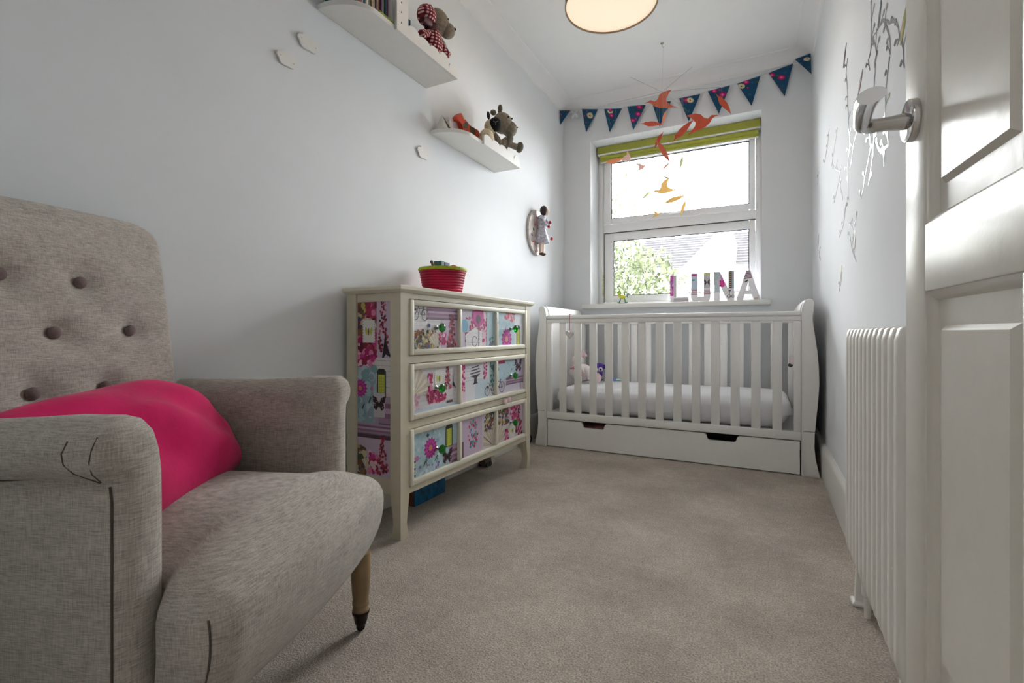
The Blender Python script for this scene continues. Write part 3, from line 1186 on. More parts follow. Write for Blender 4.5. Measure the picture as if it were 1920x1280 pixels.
fy0, fy1 = DY0 + pw + .002, DY1 - pw - .002
fr = .021
cells = 3
mw = .020
cw = (fy1 - fy0 - 2 * fr - 2 * mw) / 3
fx = DX1 + .006                                 # proud face of the drawer frames
for d, (z0, z1) in enumerate(((.640, .840), (.407, .609), (.173, .375))):
    dw = obj('drawer', bx(DX1 - .20, fy0 + .004, z0 + .004, DX1 - .010, fy1 - .004, z1 - .004, 0), CREAM, ch)
    for b in ((fy0, z0, fy0 + fr, z1), (fy1 - fr, z0, fy1, z1), (fy0 + fr, z0, fy1 - fr, z0 + fr), (fy0 + fr, z1 - fr, fy1 - fr, z1),
              (fy0 + fr + cw, z0 + fr, fy0 + fr + cw + mw, z1 - fr), (fy0 + fr + 2 * cw + mw, z0 + fr, fy0 + fr + 2 * cw + 2 * mw, z1 - fr)):
        obj('drawer_frame', bx(DX1 - .012, b[0], b[1], fx, b[2], b[3], .005, 2), CREAM2, dw)
    for k in range(3):
        ya = fy0 + fr + k * (cw + mw)
        cv = paint(d * 3 + k, cw, z1 - z0 - 2 * fr)
        cv.build('collage_panel', PRINT, dw, (DX1 - .0085, ya, z0 + fr), (0, 1, 0), (0, 0, 1))
    for k in (0, 2):
        ky = fy0 + fr + k * (cw + mw) + cw * .5
        kz = (z0 + z1) / 2
        kn = obj('knob', bev(lathe(nb(), [(.007, .018), (.0155, .022), (.019, .029), (.0145, .036), (.006, .038)], 10, (DX1 - .007, ky, kz), 'x'), .0006, 1), GREENGLASS, dw, ang=10)
        obj('knob_stem', lathe(nb(), [(.009, .0006), (.009, .003), (.0045, .006), (.0045, .017)], 14, (DX1 - .007, ky, kz), 'x'), CHROME, dw)
# collage on the side facing the armchair
w, h = DX1 - DX0 - 2 * pw, .832 - .205
c = Canvas(w, h, PINKW)
c.rect(0, h * .62, w * .55, h, (150, 90, 100))
c.cluster(0, h * .66, w * .55, h, 120, MAG + RED, .011)
c.cluster(0, h * .82, w * .2, h, 40, MIX, .010)
c.fan(w * .28, h * .83, w * .30, .3, 2.3)
c.rect(w * .56, h * .62, w, h, LIL)
lupin(c, w * .74, h * .72, h * 1.04, w * .16)
c.poly([(w * .70, h * .66), (w * .82, h * .84), (w * .84, h * .76), (w * .98, h * .68), (w * .82, h * .70)], (40, 32, 38))
butter_card(c, w * .33, h * .83, w * .36, h * .13)
c.cluster(0, h * .63, w * .54, h * .72, 70, MAG, .010)
c.rect(w * .55, h * .48, w, h * .68, (224, 220, 220))
c.script(w * .58, h * .5, w * .98, h * .68, 6)
c.rect(0, h * .30, w * .55, h * .625, (150, 178, 188))
c.cluster(0, h * .30, w * .55, h * .62, 60, [(130, 166, 178), (170, 196, 204), (190, 206, 212), (150, 170, 190)], .014)
c.dahlia(w * .08, h * .50, w * .22)
c.disc(w * .42, h * .50, w * .05, (196, 120, 180))
for x, y in ((.14, .38), (.34, .42)):
    c.line(w * x, h * y, w * (x + .06), h * (y + .03), .006, (40, 84, 64))
c.rect(w * .5, h * .26, w, h * .46, (176, 160, 176))
c.bands(w * .62, h * .28, w, h * .45, BAND)
c.tagcard(w * .70, h * .535, w * .26, h * .165)
c.rect(w * .48, h * .34, w * .80, h * .48, (206, 200, 204))
c.butterfly(w * .63, h * .415, w * .18)
c.bands(0, h * .23, w, h * .30, BAND)
c.rect(0, h * .215, w, h * .235, (86, 66, 80))
c.rect(0, 0, w, h * .215, LIL)
c.cluster(0, 0, w * .22, h * .15, 60, MIX, .012)
c.fan(w * .30, h * .02, w * .30, .4, 2.2)
c.cluster(w * .36, h * .02, w * .58, h * .14, 50, MAG, .010)
lupin(c, w * .74, h * .02, h * .24, w * .16)
c.build('collage_panel', PRINT, ch, (DX0 + pw, DY0 + .0115, .205), (1, 0, 0), (0, 0, 1))
# glimpse of cloth caught in the lowest drawer
tag(obj('caught_cloth', rbox((.006, .085, .022), .003, (2, 12, 4), lambda p: p + Vector((.003 * math.sin(p.y * 160), 0, .004 * math.sin(p.y * 90))), (-1.0985, 2.07, .392)),
        M('pale_pink_cloth', (226, 196, 200), .95)), 'pale pink scrap of cloth caught between two drawer fronts', 'cloth')

# ================================================================== radiator
rad = thing('radiator', 'white ribbed column radiator on the right wall beside the open door', 'radiator', (.23, 1.32, 0))
RX0, RX1 = .203, .252
first = None
pitch = .0502
for i in range(12):
    y = 1.625 - pitch * (i + .5)
    if first is None:
        first = obj('column', rbox((RX1 - RX0, .0465, .610), .018, (10, 10, 24), None, ((RX0 + RX1) / 2, y, .1225 + .305)), RADM, rad, ang=45, origin=((RX0 + RX1) / 2, y, .4))
    else:
        twin(first, rad, Vector(((RX0 + RX1) / 2, y, .4)) - Vector(rad.location))
for y in (1.565, 1.10):
    obj('foot', bev(loft(nb(), [[(.222, y - .010, .13), (.248, y - .010, .13), (.248, y + .010, .13), (.222, y + .010, .13)],
                                [(.218, y - .012, .012), (.2545, y - .012, .012), (.2545, y + .012, .012), (.218, y + .012, .012)],
                                [(.210, y - .022, .008), (.2545, y - .022, .008), (.2545, y + .022, .008), (.210, y + .022, .008)],
                                [(.210, y - .022, 0), (.2545, y - .022, 0), (.2545, y + .022, 0), (.210, y + .022, 0)]]), .002, 1), RADM, rad)
obj('valve', lathe(nb(), [(.008, 0), (.008, .05), (.013, .055), (.013, .085), (.008, .09), (.008, .13)], 14, (.236, 1.50, 0)), RADM, rad)

# ================================================================== pendant lamp
LX, LY, LZ = -.557, 1.96, 2.075
lamp = thing('pendant_lamp', 'drum pendant lamp with warm glowing diffuser hanging from the ceiling', 'lamp', (LX, LY, LZ))
LR = .188
SHADE = M('shade_cloth', (150, 128, 108), .9, nscale=26, namt=.45, translucent=.3)
obj('lamp_shade', loft(nb(), [[((LX + r * math.cos(2 * PI * k / 64)), LY + r * math.sin(2 * PI * k / 64), z) for k in range(64)]
                              for r, z in ((LR, LZ), (LR, LZ + .24), (LR - .003, LZ + .24), (LR - .003, LZ))], cap=False), SHADE, lamp)
obj('shade_rim', loft(nb(), [[((LX + r * math.cos(2 * PI * k / 64)), LY + r * math.sin(2 * PI * k / 64), z) for k in range(64)]
                             for r, z in ((LR - .0035, LZ - .002), (LR + .0015, LZ - .002), (LR + .0015, LZ + .006), (LR - .0035, LZ + .006), (LR - .0035, LZ - .002))], cap=False), M('rim_tan', (140, 116, 92), .6), lamp)
DIFF = M('lamp_diffuser', (255, 234, 206), .6, emit=.36, namt=.01)
obj('diffuser', lathe(nb(), [(LR - .0045, LZ + .003), (LR - .0045, LZ + .006)], 64, (LX, LY, 0)), DIFF, lamp)
obj('cord', tube(nb(), [(LX, LY, LZ + .2), (LX, LY, ZC - .03)], .003, 8), UPVC, lamp)
obj('ceiling_rose', lathe(nb(), [(.012, ZC - .045), (.045, ZC - .03), (.05, ZC - .001)], 24, (LX, LY, 0)), UPVC, lamp)
bulb = point_light('pendant_bulb', (0, 0, .12), 5.0, (1.0, .80, .58), .04)
bulb.parent = lamp
# ================================================================== armchair (local: x forward, y to its left, z up)
chair = thing('armchair', 'grey linen armchair with buttoned back and scroll arms in the left corner', 'armchair', (-.7359, .6511, 0), (0, 0, math.radians(20.14)), local=True)


def smooth(a, b, x):
    t = max(0, min(1, (x - a) / (b - a)))
    return t * t * (3 - 2 * t)


def seat_fn(p):
    q = p.copy()
    X = p.x - .255                              # -0.51 .. 0
    yn = p.y / .29
    t = (p.z + .10) / .20                       # 0 bottom, 1 top
    narrow = 1 - .18 * smooth(-.085, -.125, X)
    q.y = p.y * narrow * (1 - .05 * (1 - t) * smooth(-.2, 0, X))
    q.x = X
    front = smooth(-.16, -.0, X)
    q.x += front * (.022 * (1 - yn * yn) + .020 * math.sin(PI * min(1, t)) - .052 * (1 - t) ** 1.3)
    if t > .5:
        e = max(0, 1 - (abs(yn)) ** 2.6) * (1 - smooth(-.10, .02, X) * .75)
        q.z += .062 * e * (t - .5) * 2
    q.z += .262
    return q


obj('seat', rbox((.51, .58, .20), .038, (40, 40, 14), seat_fn), LINEN, chair, ang=60)

BTN = [(.005, .823), (-.137, .824), (.101, .725), (-.059, .72), (-.22, .72), (.0265, .608), (-.109, .61), (-.245, .61)]
BYC, BHW = -.04, .265


def back_x(z):
    return -.506 - .161 * (z - .62)


def back_fn(p):
    # p.x in +-.5 (thickness), p.y +-BHW, p.z 0..1 mapped
    t = (p.z + .40) / .80
    z = .19 + t * .79
    yn = p.y / BHW
    z += (.006 * (1 - yn * yn) + .045 * (p.y - .22)) * smooth(.6, 1, t)
    y = p.y
    c = max(0, t - .93) / .07
    lim = BHW - .055 * (1 - math.sqrt(max(0, 1 - c * c)))
    y = y * lim / BHW
    y *= .93 + .07 * smooth(.1, .75, t)
    thick = .090 - .044 * smooth(.25, 1, t)
    f = (p.x / .045 + 1) / 2                    # 0 rear, 1 front
    x = back_x(z) - thick * (1 - f)
    if f > .5:
        x += .012 * (1 - yn ** 4) * (1 - (2 * t - 1) ** 6)
        for by, bz in BTN:
            r2 = ((y + BYC - by) / .034) ** 2 + ((z - bz) / .030) ** 2
            x -= .017 * math.exp(-r2)
    return Vector((x, y + BYC, z))


bk = obj('backrest', rbox((.09, 2 * BHW, .80), .030, (8, 64, 84), back_fn), LINEN, chair, ang=60)
for by, bz in BTN:
    bx_ = back_x(bz) + .000
    obj('button', ell(nb(), (bx_ + .001, by, bz), (.0085, .0125, .0125), (0, .15, 0), 16, 10), BUTTON, bk)

sec = [(.238, .150), (.238, .26), (.238, .38), (.238, .48), (.239, .525), (.243, .555), (.252, .581), (.268, .598), (.290, .606), (.310, .605), (.328, .597),
       (.339, .583), (.343, .566), (.340, .549), (.333, .538), (.325, .531), (.318, .526), (.316, .50), (.316, .40), (.316, .28), (.315, .150)]


def inset(P, d):
    out = []
    n = len(P)
    for i in range(n):
        a, b, c_ = Vector(P[i - 1]), Vector(P[i]), Vector(P[(i + 1) % n])
        n1 = Vector((b.y - a.y, -(b.x - a.x))).normalized()
        n2 = Vector((c_.y - b.y, -(c_.x - b.x))).normalized()
        m = (n1 + n2)
        m = m.normalized() if m.length > 1e-6 else n1
        k = 1 / max(.5, m.dot(n1))
        out.append(b + m * d * k)
    return out


for side in (-1, 1):
    st = [(-.56, .02), (-.548, 0), (-.50, 0), (-.42, 0), (-.34, 0), (-.26, 0), (-.19, 0)]
    for k in range(1, 7):
        a = PI / 2 * k / 6
        st.append((-.135 + .030 * math.sin(a), .034 * (1 - math.cos(a))))
    rings = []
    for x, d in st:
        S2 = inset(sec, d) if d else [Vector(p) for p in sec]
        rk = .012 * smooth(-.36, -.14, x) - .006
        flare = .020 * smooth(-.45, -.56, x)    # arm tops draw in towards the back
        r = []
        for p in S2:
            up = smooth(.45, .6, p.y)
            z = p.y + rk * up
            z = max(z, .152)
            r.append((x + .02 * (1 - up) * 0, side * (p.x - flare * up), z))
        rings.append(r)
    arm = obj('arm', loft(nb(), rings), LINEN, chair, ang=62)
    # seam down the outer front edge and under the roll
    obj('seam', tube(nb(), [(-.1235, side * .3135, z) for z in (.155, .25, .35, .45, .50)] + [(-.1235, side * .316, .522)], .0016, 6), SEAM, arm)
    obj('seam', tube(nb(), [(x, side * .3195, .5285 + (.012 * smooth(-.36, -.14, x) - .006)) for x in (-.54, -.45, -.36, -.28, -.20, -.145)], .0016, 6), SEAM, arm)
    # pleats where the cloth is gathered round the scroll, crease shade drawn as dark lines on the arm's surface
    tree = BVHTree.FromPolygons([v.co for v in arm.data.vertices], [p.vertices for p in arm.data.polygons])
    for line in ([(-.158, .585), (-.163, .570), (-.163, .556), (-.156, .543), (-.146, .534), (-.136, .527)],
                 [(-.122, .590), (-.124, .575), (-.127, .560), (-.131, .543), (-.135, .528)]):
        pl = []
        for x_, z_ in line:
            hit = tree.ray_cast(Vector((x_, side * .7, z_)), Vector((0, -side, 0)))
            if hit[0]:
                pl.append((x_, hit[0].y + side * .0005, z_))
        if len(pl) > 2:
            obj('pleat_shade', tube(nb(), pl, .0008, 6), SEAM, arm)
    # seam on the front corner of the seat
    obj('seam', tube(nb(), [(-.012 - .052 * (1 - t) ** 1.3 + .012 * math.sin(PI * t), side * (.2835 - .0145 * (1 - t)), .168 + .172 * t) for t in [k / 10 for k in range(11)]], .0016, 6), SEAM, chair)
for lx, ly, tilt in ((-.045, .248, .03), (-.045, -.248, .03), (-.50, .22, -.04), (-.50, -.22, -.04)):
    prof = [(.0225, .19), (.0235, .165), (.023, .13), (.0205, .095), (.0185, .075), (.0200, .072), (.0200, .066), (.0182, .064), (.0182, .058), (.0195, .056), (.0195, .050), (.0175, .047)]
    lg = obj('leg', lathe(nb(), prof[::-1], 24, (lx, ly, 0)), WOODLEG, chair, ang=40)
    obj('castor_cup', lathe(nb(), [(.006, .010), (.012, .016), (.0155, .026), (.0175, .040), (.0205, .044), (.0205, .049), (.016, .050)], 20, (lx, ly, 0)), DARKMET, lg, ang=40)
    obj('castor_ball', ell(nb(), (lx, ly, .0105), (.0105, .0105, .0105)), DARKMET, lg)
obj('base_frame', bx(-.52, -.23, .150, -.10, .23, .19, .004), LINEN, chair)


# ------------------------------------------------------------------ pink cushion
def cushion_bm(L, H, T, n=34):
    bm = nb()
    grid = {}
    for side in (1, -1):
        for i in range(n + 1):
            for j in range(n + 1):
                a, b = 2 * i / n - 1, 2 * j / n - 1
                if side == -1 and (i in (0, n) or j in (0, n)):
                    grid[side, i, j] = grid[1, i, j]
                    continue
                t = ((1 - abs(a) ** 3.0) * (1 - abs(b) ** 2.6)) ** .5
                w = mnoise.noise(Vector((a * 2.2, b * 2.6, side * 3.1)))
                fold = .010 * math.sin(a * 7 + b * 4 + 1.0) * (1 - a * a) * (1 - b * b)
                pin = 1 - .09 * (a * b) ** 2
                ox = a * L / 2 * pin
                oz = b * H / 2 * pin
                grid[side, i, j] = bm.verts.new((side * T / 2 * t * (1 + .14 * w) + (fold if side == 1 else 0), ox, oz))
    for side in (1, -1):
        for i in range(n):
            for j in range(n):
                q = [grid[side, i, j], grid[side, i + 1, j], grid[side, i + 1, j + 1], grid[side, i, j + 1]]
                bm.faces.new(q if side == 1 else q[::-1])
    return bm


cush = thing('cushion', 'bright pink velvet cushion leaning on the armchair back', 'cushion', local=True)
Mx = chair.matrix_basis.copy()
Mx = Matrix.Translation(chair.location) @ Euler(chair.rotation_euler).to_matrix().to_4x4()
Cm = Mx @ Matrix.Translation((-.366, -.062, .490)) @ Euler((math.radians(4), math.radians(-43), math.radians(8)), 'XYZ').to_matrix().to_4x4()
cush.location = Cm.to_translation()
cush.rotation_euler = Cm.to_euler()
obj('cushion_cover', cushion_bm(.535, .285, .19), VELVET, cush, ang=80)
obj('zip', bx(-.004, -.262, -.07, .004, -.2595, .07, 0), GASK, cush)

# ================================================================== wall shelves
SH1 = dict(z=1.858, y0=1.192, y1=1.812, xf=-1.226)
SH2 = dict(z=1.657, y0=1.842, y1=2.462, xf=-1.236)


def wall_shelf(label, s, lip, tall):
    t = thing('wall_shelf', label, 'shelf', (XL, (s['y0'] + s['y1']) / 2, s['z']), group='cloud-edged wall shelves')
    pts = [(XL, s['y0'])]
    for k in range(11):
        a = PI / 2 * k / 10
        pts.append((XL + .012 + (s['xf'] - XL - .012) * math.sin(a), s['y0'] + .115 * (1 - math.cos(a))))
    pts += [(s['xf'], s['y1']), (XL, s['y1'])]
    obj('board', bev(prism(nb(), pts, 'z', s['z'], s['z'] + .018), .0015, 1), SHELFM, t, ang=30)
    lp = obj('cloud_lip', prism(nb(), lip, 'x', s['xf'] + .0003, s['xf'] + .011), SHELFM, t, ang=30)
    return t, lp


def bumps(y0, y1, zb, hs):
    pts = [(y0, zb)]
    n = len(hs)
    for i, hh in enumerate(hs):
        a0 = y0 + (y1 - y0) * i / n
        a1 = y0 + (y1 - y0) * (i + 1) / n
        for k in range(8):
            a = PI * k / 7
            pts.append(((a0 + a1) / 2 - (a1 - a0) / 2 * math.cos(a), zb + hh[0] + hh[1] * math.sin(a)))
    pts.append((y1, zb))
    return pts


t1, lip1 = wall_shelf('upper cloud-edged white shelf holding the row of books', SH1,
                      [(1.405, 1.858), (1.405, 2.06), (1.415, 2.075), (1.445, 2.075), (1.462, 2.06), (1.470, 1.99), (1.471, 1.93)] + bumps(1.471, 1.812, 1.858, [(.044, .016), (.040, .014), (.038, .018), (.042, .024), (.014, .04)])[1:],
                      True)
obj('divider', bx(XL + .004, 1.408, 1.8762, SH1['xf'] - .0125, 1.420, 2.06, .002), SHELFM, t1)
for z in (1.895, 1.935, 1.972):
    obj('peg_hole', lathe(nb(), [(.0032, 0), (.0032, .0008)], 10, (SH1['xf'] + .0108, 1.431, z), 'x'), GASK, t1)
t2, lip2 = wall_shelf('lower cloud-edged white shelf holding soft toys and a painted horse', SH2,
                      bumps(2.06, 2.462, 1.657, [(.036, .020), (.042, .014), (.042, .018), (.046, .022), (.010, .05)]), False)

# books on the upper shelf, each its own
ST = 1.8765
bk_cols = [((150, 92, 84), 'brown and white'), ((206, 180, 160), 'pale tan'), ((36, 104, 140), 'mid blue'), ((230, 226, 216), 'white'), ((128, 122, 112), 'grey'),
           ((92, 124, 118), 'dull teal'), ((176, 150, 116), 'tan'), ((170, 200, 212), 'pale blue'), ((44, 78, 120), 'navy blue'), ((140, 110, 116), 'mauve grey'),
           ((112, 34, 20), 'rust red'), ((104, 80, 24), 'dark gold'), ((120, 88, 152), 'purple'), ((150, 150, 40), 'olive'), ((182, 186, 30), 'lime yellow'),
           ((40, 98, 132), 'steel blue'), ((200, 100, 140), 'rose pink'), ((94, 12, 44), 'maroon')]
widths = [.022, .009, .012, .008, .010, .007, .012, .005, .005, .009, .009, .007, .007, .006, .006, .007, .006, .009]
y = 1.405 - sum(widths) - .0005 * len(widths)
PAGE = M('book_pages', (226, 220, 204), .9)


def book(label, col, x1, y0, y1, z0, h, d, group):
    t = thing('book', label, 'book', (x1 - d / 2, (y0 + y1) / 2, z0), group=group)
    cv = M('cover_%d_%d_%d' % col, col, .5, nscale=120, namt=.15)
    tk = .0008
    bm = nb()
    prism(bm, [(x1 - d, y0), (x1 - d, y0 + tk), (x1 - tk, y0 + tk), (x1 - tk, y1 - tk), (x1 - d, y1 - tk), (x1 - d, y1), (x1, y1), (x1, y0)], 'z', z0, z0 + h)
    obj('cover', bm, cv, t)
    obj('pages', bx(x1 - d + .003, y0 + tk, z0 + .003, x1 - tk, y1 - tk, z0 + h - .003, 0), PAGE, t)
    return t


for i, ((col, nm), w_) in enumerate(zip(bk_cols, widths)):
    hgt = .175 + .03 * ((i * 37) % 11) / 11
    b_ = book('%s book spine, number %d from the right in the shelf row' % (nm, 18 - i) if False else 'thin book with %s spine in the shelf row' % nm, col, -1.2495 - .004 * (i % 3), y, y + w_, ST, hgt, .115, 'books on the upper shelf')
    y += w_ + .0005
book('teal book at the near end of the upper shelf', (18, 96, 100), -1.31, 1.215, 1.226, ST, .18, .07, 'books on the upper shelf')
book('dark plum book next to the teal one at the near end of the shelf', (70, 20, 50), -1.305, 1.2275, 1.236, ST, .17, .07, 'books on the upper shelf')
t = thing('flat_book', 'lime green booklet lying flat along the shelf front edge', 'book', (-1.243, 1.37, ST))
obj('cover', bx(-1.2475, 1.325, ST, -1.2275, 1.404, ST + .010, .0015, 1), M('lime_card', (126, 160, 14), .5), t)
obj('pages', bx(-1.2455, 1.327, ST + .002, -1.2268, 1.402, ST + .008, 0), M('lime_pages', (150, 176, 60), .8), t)
t = thing('picture_book', 'blue picture book standing cover outwards behind the gingham doll', 'book', (-1.33, 1.56, ST))
obj('cover', bx(-1.338, 1.485, ST, -1.322, 1.615, ST + .165, .001, 1), M('sea_blue_cover', (20, 92, 130), .45, nscale=30, namt=.5), t)
obj('pages', bx(-1.336, 1.487, ST + .003, -1.324, 1.6158, ST + .163, 0), PAGE, t)


# ------------------------------------------------------------------ soft toys
def blob(name, c, r, mat, par, rot=(0, 0, 0), u=20, v=14, fn=None):
    return obj(name, ell(nb(), c, r, rot, u, v, fn), mat, par, 80)


def limb(name, pts, rad, mat, par):
    return obj(name, tube(nb(), pts, rad, 14), mat, par, 80)


GREYP = M('grey_plush', (146, 136, 122), 1.0, nscale=90, namt=.2, bscale=260, bstr=.8, bdist=.004)
DKP = M('dark_grey_plush', (104, 98, 84), 1.0, nscale=90, namt=.2, bscale=260, bstr=.8, bdist=.004)
CREAMP = M('cream_fleece', (214, 202, 174), 1.0, nscale=60, namt=.12, bscale=120, bstr=1.0, bdist=.006)

g = thing('gingham_doll', 'red gingham rag doll sitting on the upper shelf', 'doll', (-1.275, 1.67, ST))
blob('body', (-1.262, 1.688, 1.968), (.042, .045, .070), GINGHAM, g, (.25, 0, 0))
blob('head', (-1.258, 1.640, 2.058), (.040, .042, .043), GINGHAM, g)
blob('collar', (-1.240, 1.650, 2.012), (.030, .034, .014), M('maroon_ribbon', (70, 6, 22), .7), g, (.3, 0, 0))
limb('ribbon_end', [(-1.232, 1.650, 2.012), (-1.224, 1.60, 2.000), (-1.222, 1.568, 1.992)], [.008, .014, .010], MATS['maroon_ribbon'], g)
limb('arm', [(-1.255, 1.655, 1.995), (-1.243, 1.615, 1.965), (-1.243, 1.585, 1.945)], [.014, .015, .016], GINGHAM, g)
limb('arm', [(-1.255, 1.715, 1.99), (-1.236, 1.745, 1.955), (-1.226, 1.752, 1.935)], [.014, .015, .016], GINGHAM, g)
limb('leg', [(-1.262, 1.670, 1.905), (-1.252, 1.63, 1.893), (-1.252, 1.60, 1.893)], [.017, .016, .016], GINGHAM, g)
limb('leg', [(-1.262, 1.705, 1.905), (-1.256, 1.73, 1.893), (-1.256, 1.745, 1.893)], [.017, .016, .016], GINGHAM, g)

g = thing('plush_bear', 'brown-grey plush bear half hidden behind the gingham doll', 'soft toy', (-1.29, 1.77, ST))
blob('body', (-1.298, 1.775, 1.965), (.046, .044, .088), GREYP, g)
blob('head', (-1.290, 1.764, 2.104), (.050, .054, .056), GREYP, g, (0, 0, 0), fn=lambda p: Vector((p.x, p.y, p.z * (1 - .2 * p.y))))
blob('muzzle', (-1.262, 1.798, 2.082), (.034, .036, .032), GREYP, g)
blob('ear', (-1.300, 1.722, 2.148), (.010, .016, .018), DKP, g)
blob('ear', (-1.300, 1.792, 2.158), (.010, .016, .018), DKP, g)
blob('eye', (-1.2430, 1.775, 2.116), (.004, .004, .004), BLACK, g)
blob('nose', (-1.2300, 1.812, 2.088), (.005, .007, .005), BLACK, g)
limb('leg', [(-1.285, 1.78, 1.905), (-1.262, 1.785, 1.90), (-1.245, 1.788, 1.90)], [.020, .020, .019], GREYP, g)

S2T = 1.6755
g = thing('plush_cow', 'grey plush cow with soft horns sitting at the far end of the lower shelf', 'soft toy', (-1.31, 2.28, S2T))
blob('body', (-1.312, 2.285, 1.748), (.048, .050, .074), GREYP, g)
hd = blob('head', (-1.270, 2.330, 1.872), (.054, .056, .056), GREYP, g, (0, 0, 0))
blob('muzzle', (-1.242, 2.362, 1.846), (.042, .046, .042), GREYP, g, (0, 0, .5))
blob('horn', (-1.286, 2.258, 1.905), (.013, .024, .015), DKP, g, (.35, 0, 0))
blob('horn', (-1.280, 2.322, 1.948), (.013, .015, .028), DKP, g, (-.15, 0, 0))
blob('ear', (-1.278, 2.400, 1.912), (.012, .024, .014), DKP, g, (-.5, 0, 0))
for c_ in ((-1.222, 2.308, 1.888), (-1.218, 2.345, 1.893)):
    blob('eye', c_, (.0045, .0045, .0045), BLACK, g)
for c_ in ((-1.203, 2.352, 1.852), (-1.200, 2.375, 1.852)):
    blob('nostril', c_, (.004, .004, .004), DKP, g)
limb('leg', [(-1.29, 2.28, 1.708), (-1.255, 2.292, 1.745), (-1.226, 2.305, 1.765)], [.019, .018, .018], GREYP, g)
limb('leg', [(-1.288, 2.31, 1.708), (-1.250, 2.355, 1.765), (-1.214, 2.390, 1.752)], [.019, .018, .018], GREYP, g)
blob('hoof', (-1.214, 2.312, 1.768), (.016, .026, .030), DKP, g, (.3, .3, 0))
blob('hoof', (-1.200, 2.404, 1.752), (.018, .027, .030), DKP, g, (-.3, .3, 0))
limb('arm', [(-1.29, 2.262, 1.795), (-1.262, 2.262, 1.76), (-1.256, 2.272, 1.735)], [.016, .016, .017], GREYP, g)

g = thing('plush_sheep', 'cream plush sheep with a black face on the lower shelf', 'soft toy', (-1.3, 2.19, S2T))
blob('body', (-1.279, 2.176, 1.730), (.039, .048, .054), CREAMP, g)
blob('head', (-1.252, 2.218, 1.818), (.034, .036, .036), BLACK, g)
blob('wool_cap', (-1.280, 2.214, 1.806), (.030, .036, .042), CREAMP, g)
blob('ear', (-1.258, 2.158, 1.844), (.008, .012, .020), BLACK, g, (.2, 0, 0))
blob('ear', (-1.262, 2.250, 1.836), (.008, .014, .014), BLACK, g, (-.3, 0, 0))
obj('nose_stitch', tube(nb(), [(-1.2320, 2.188, 1.814), (-1.2330, 2.190, 1.800)], .001, 6), M('grey_thread', (150, 160, 165), .8), g)
obj('nose_stitch', tube(nb(), [(-1.2440, 2.184, 1.824), (-1.2330, 2.1865, 1.815), (-1.2225, 2.197, 1.823)], .001, 6), MATS['grey_thread'], g)

hp = [(1.962, 1.762), (1.966, 1.778), (1.984, 1.788), (1.998, 1.806), (2.008, 1.808), (2.012, 1.796), (2.030, 1.790), (2.050, 1.780), (2.085, 1.774), (2.120, 1.774),
      (2.150, 1.782), (2.166, 1.782), (2.180, 1.768), (2.184, 1.738), (2.178, 1.712), (2.180, 1.676), (2.150, 1.676), (2.142, 1.706), (2.110, 1.712), (2.066, 1.708), (2.056, 1.676), (2.022, 1.676), (2.020, 1.716), (2.018, 1.742), (2.004, 1.758), (1.984, 1.762), (1.972, 1.756)]
g = thing('painted_horse', 'carved wooden horse painted orange red with a patterned harness', 'ornament', (-1.322, 2.1, S2T))
ORANGE = M('orange_red_paint', (196, 60, 24), .35, nscale=40, namt=.12)
obj('body', bev(prism(nb(), hp, 'x', -1.352, -1.321), .004, 2), ORANGE, g, 50)
HARN = M('harness_paint', (70, 66, 44), .5, nscale=70, namt=.8)
obj('harness', prism(nb(), [(2.020, 1.740), (2.016, 1.756), (2.046, 1.783), (2.060, 1.776), (2.052, 1.748)], 'x', -1.3535, -1.3195), HARN, g)
obj('saddle', prism(nb(), [(2.080, 1.7745), (2.122, 1.7745), (2.136, 1.760), (2.118, 1.730), (2.084, 1.736)], 'x', -1.3535, -1.3195), HARN, g)
obj('mane', prism(nb(), [(2.004, 1.800), (2.012, 1.800), (2.032, 1.788), (2.026, 1.780)], 'x', -1.3535, -1.3195), M('pale_stripe_paint', (214, 180, 150), .5), g)

g = thing('striped_tent_toy', 'small black and white striped pyramid toy at the near end of the lower shelf', 'toy', (-1.33, 1.885, S2T))
PW = M('white_card', (220, 218, 212), .8)
PB = M('black_card', (30, 30, 30), .7)
ap = (-1.345, 1.872, 1.750)
bs = [(-1.318, 1.848), (-1.305, 1.868), (-1.300, 1.890), (-1.306, 1.912), (-1.322, 1.930), (-1.368, 1.930), (-1.374, 1.850)]
for i in range(len(bs)):
    a, b_ = bs[i], bs[(i + 1) % len(bs)]
    bm = nb()
    vs = [bm.verts.new((a[0], a[1], S2T)), bm.verts.new((b_[0], b_[1], S2T)), bm.verts.new(ap), bm.verts.new((ap[0], ap[1], S2T))]
    for f in ((0, 1, 2), (1, 3, 2), (3, 0, 2), (0, 3, 1)):
        bm.faces.new([vs[q] for q in f])
    obj('stripe', bm, PB if i % 2 else PW, g, None)
g = thing('pale_box', 'pale pink and white box behind the painted horse', 'box', (-1.37, 1.97, S2T))
obj('body', bx(-1.388, 1.938, S2T, -1.348, 2.028, S2T + .080, .002), M('pale_pink_card', (222, 208, 208), .8, nscale=30, namt=.08), g)
obj('lid', bx(-1.390, 1.936, S2T + .0802, -1.346, 2.030, S2T + .092, .002), M('white_lid', (226, 224, 222), .7), g)


# ------------------------------------------------------------------ wall clouds
def cloud_pts(cy, cz, w):
    pts = []
    for k in range(60):
        a = 2 * PI * k / 60
        r = .86 + .20 * abs(math.sin(2.5 * a + .6))
        pts.append((cy + w * .50 * r * math.cos(a), cz + w * .32 * r * math.sin(a)))
    return pts


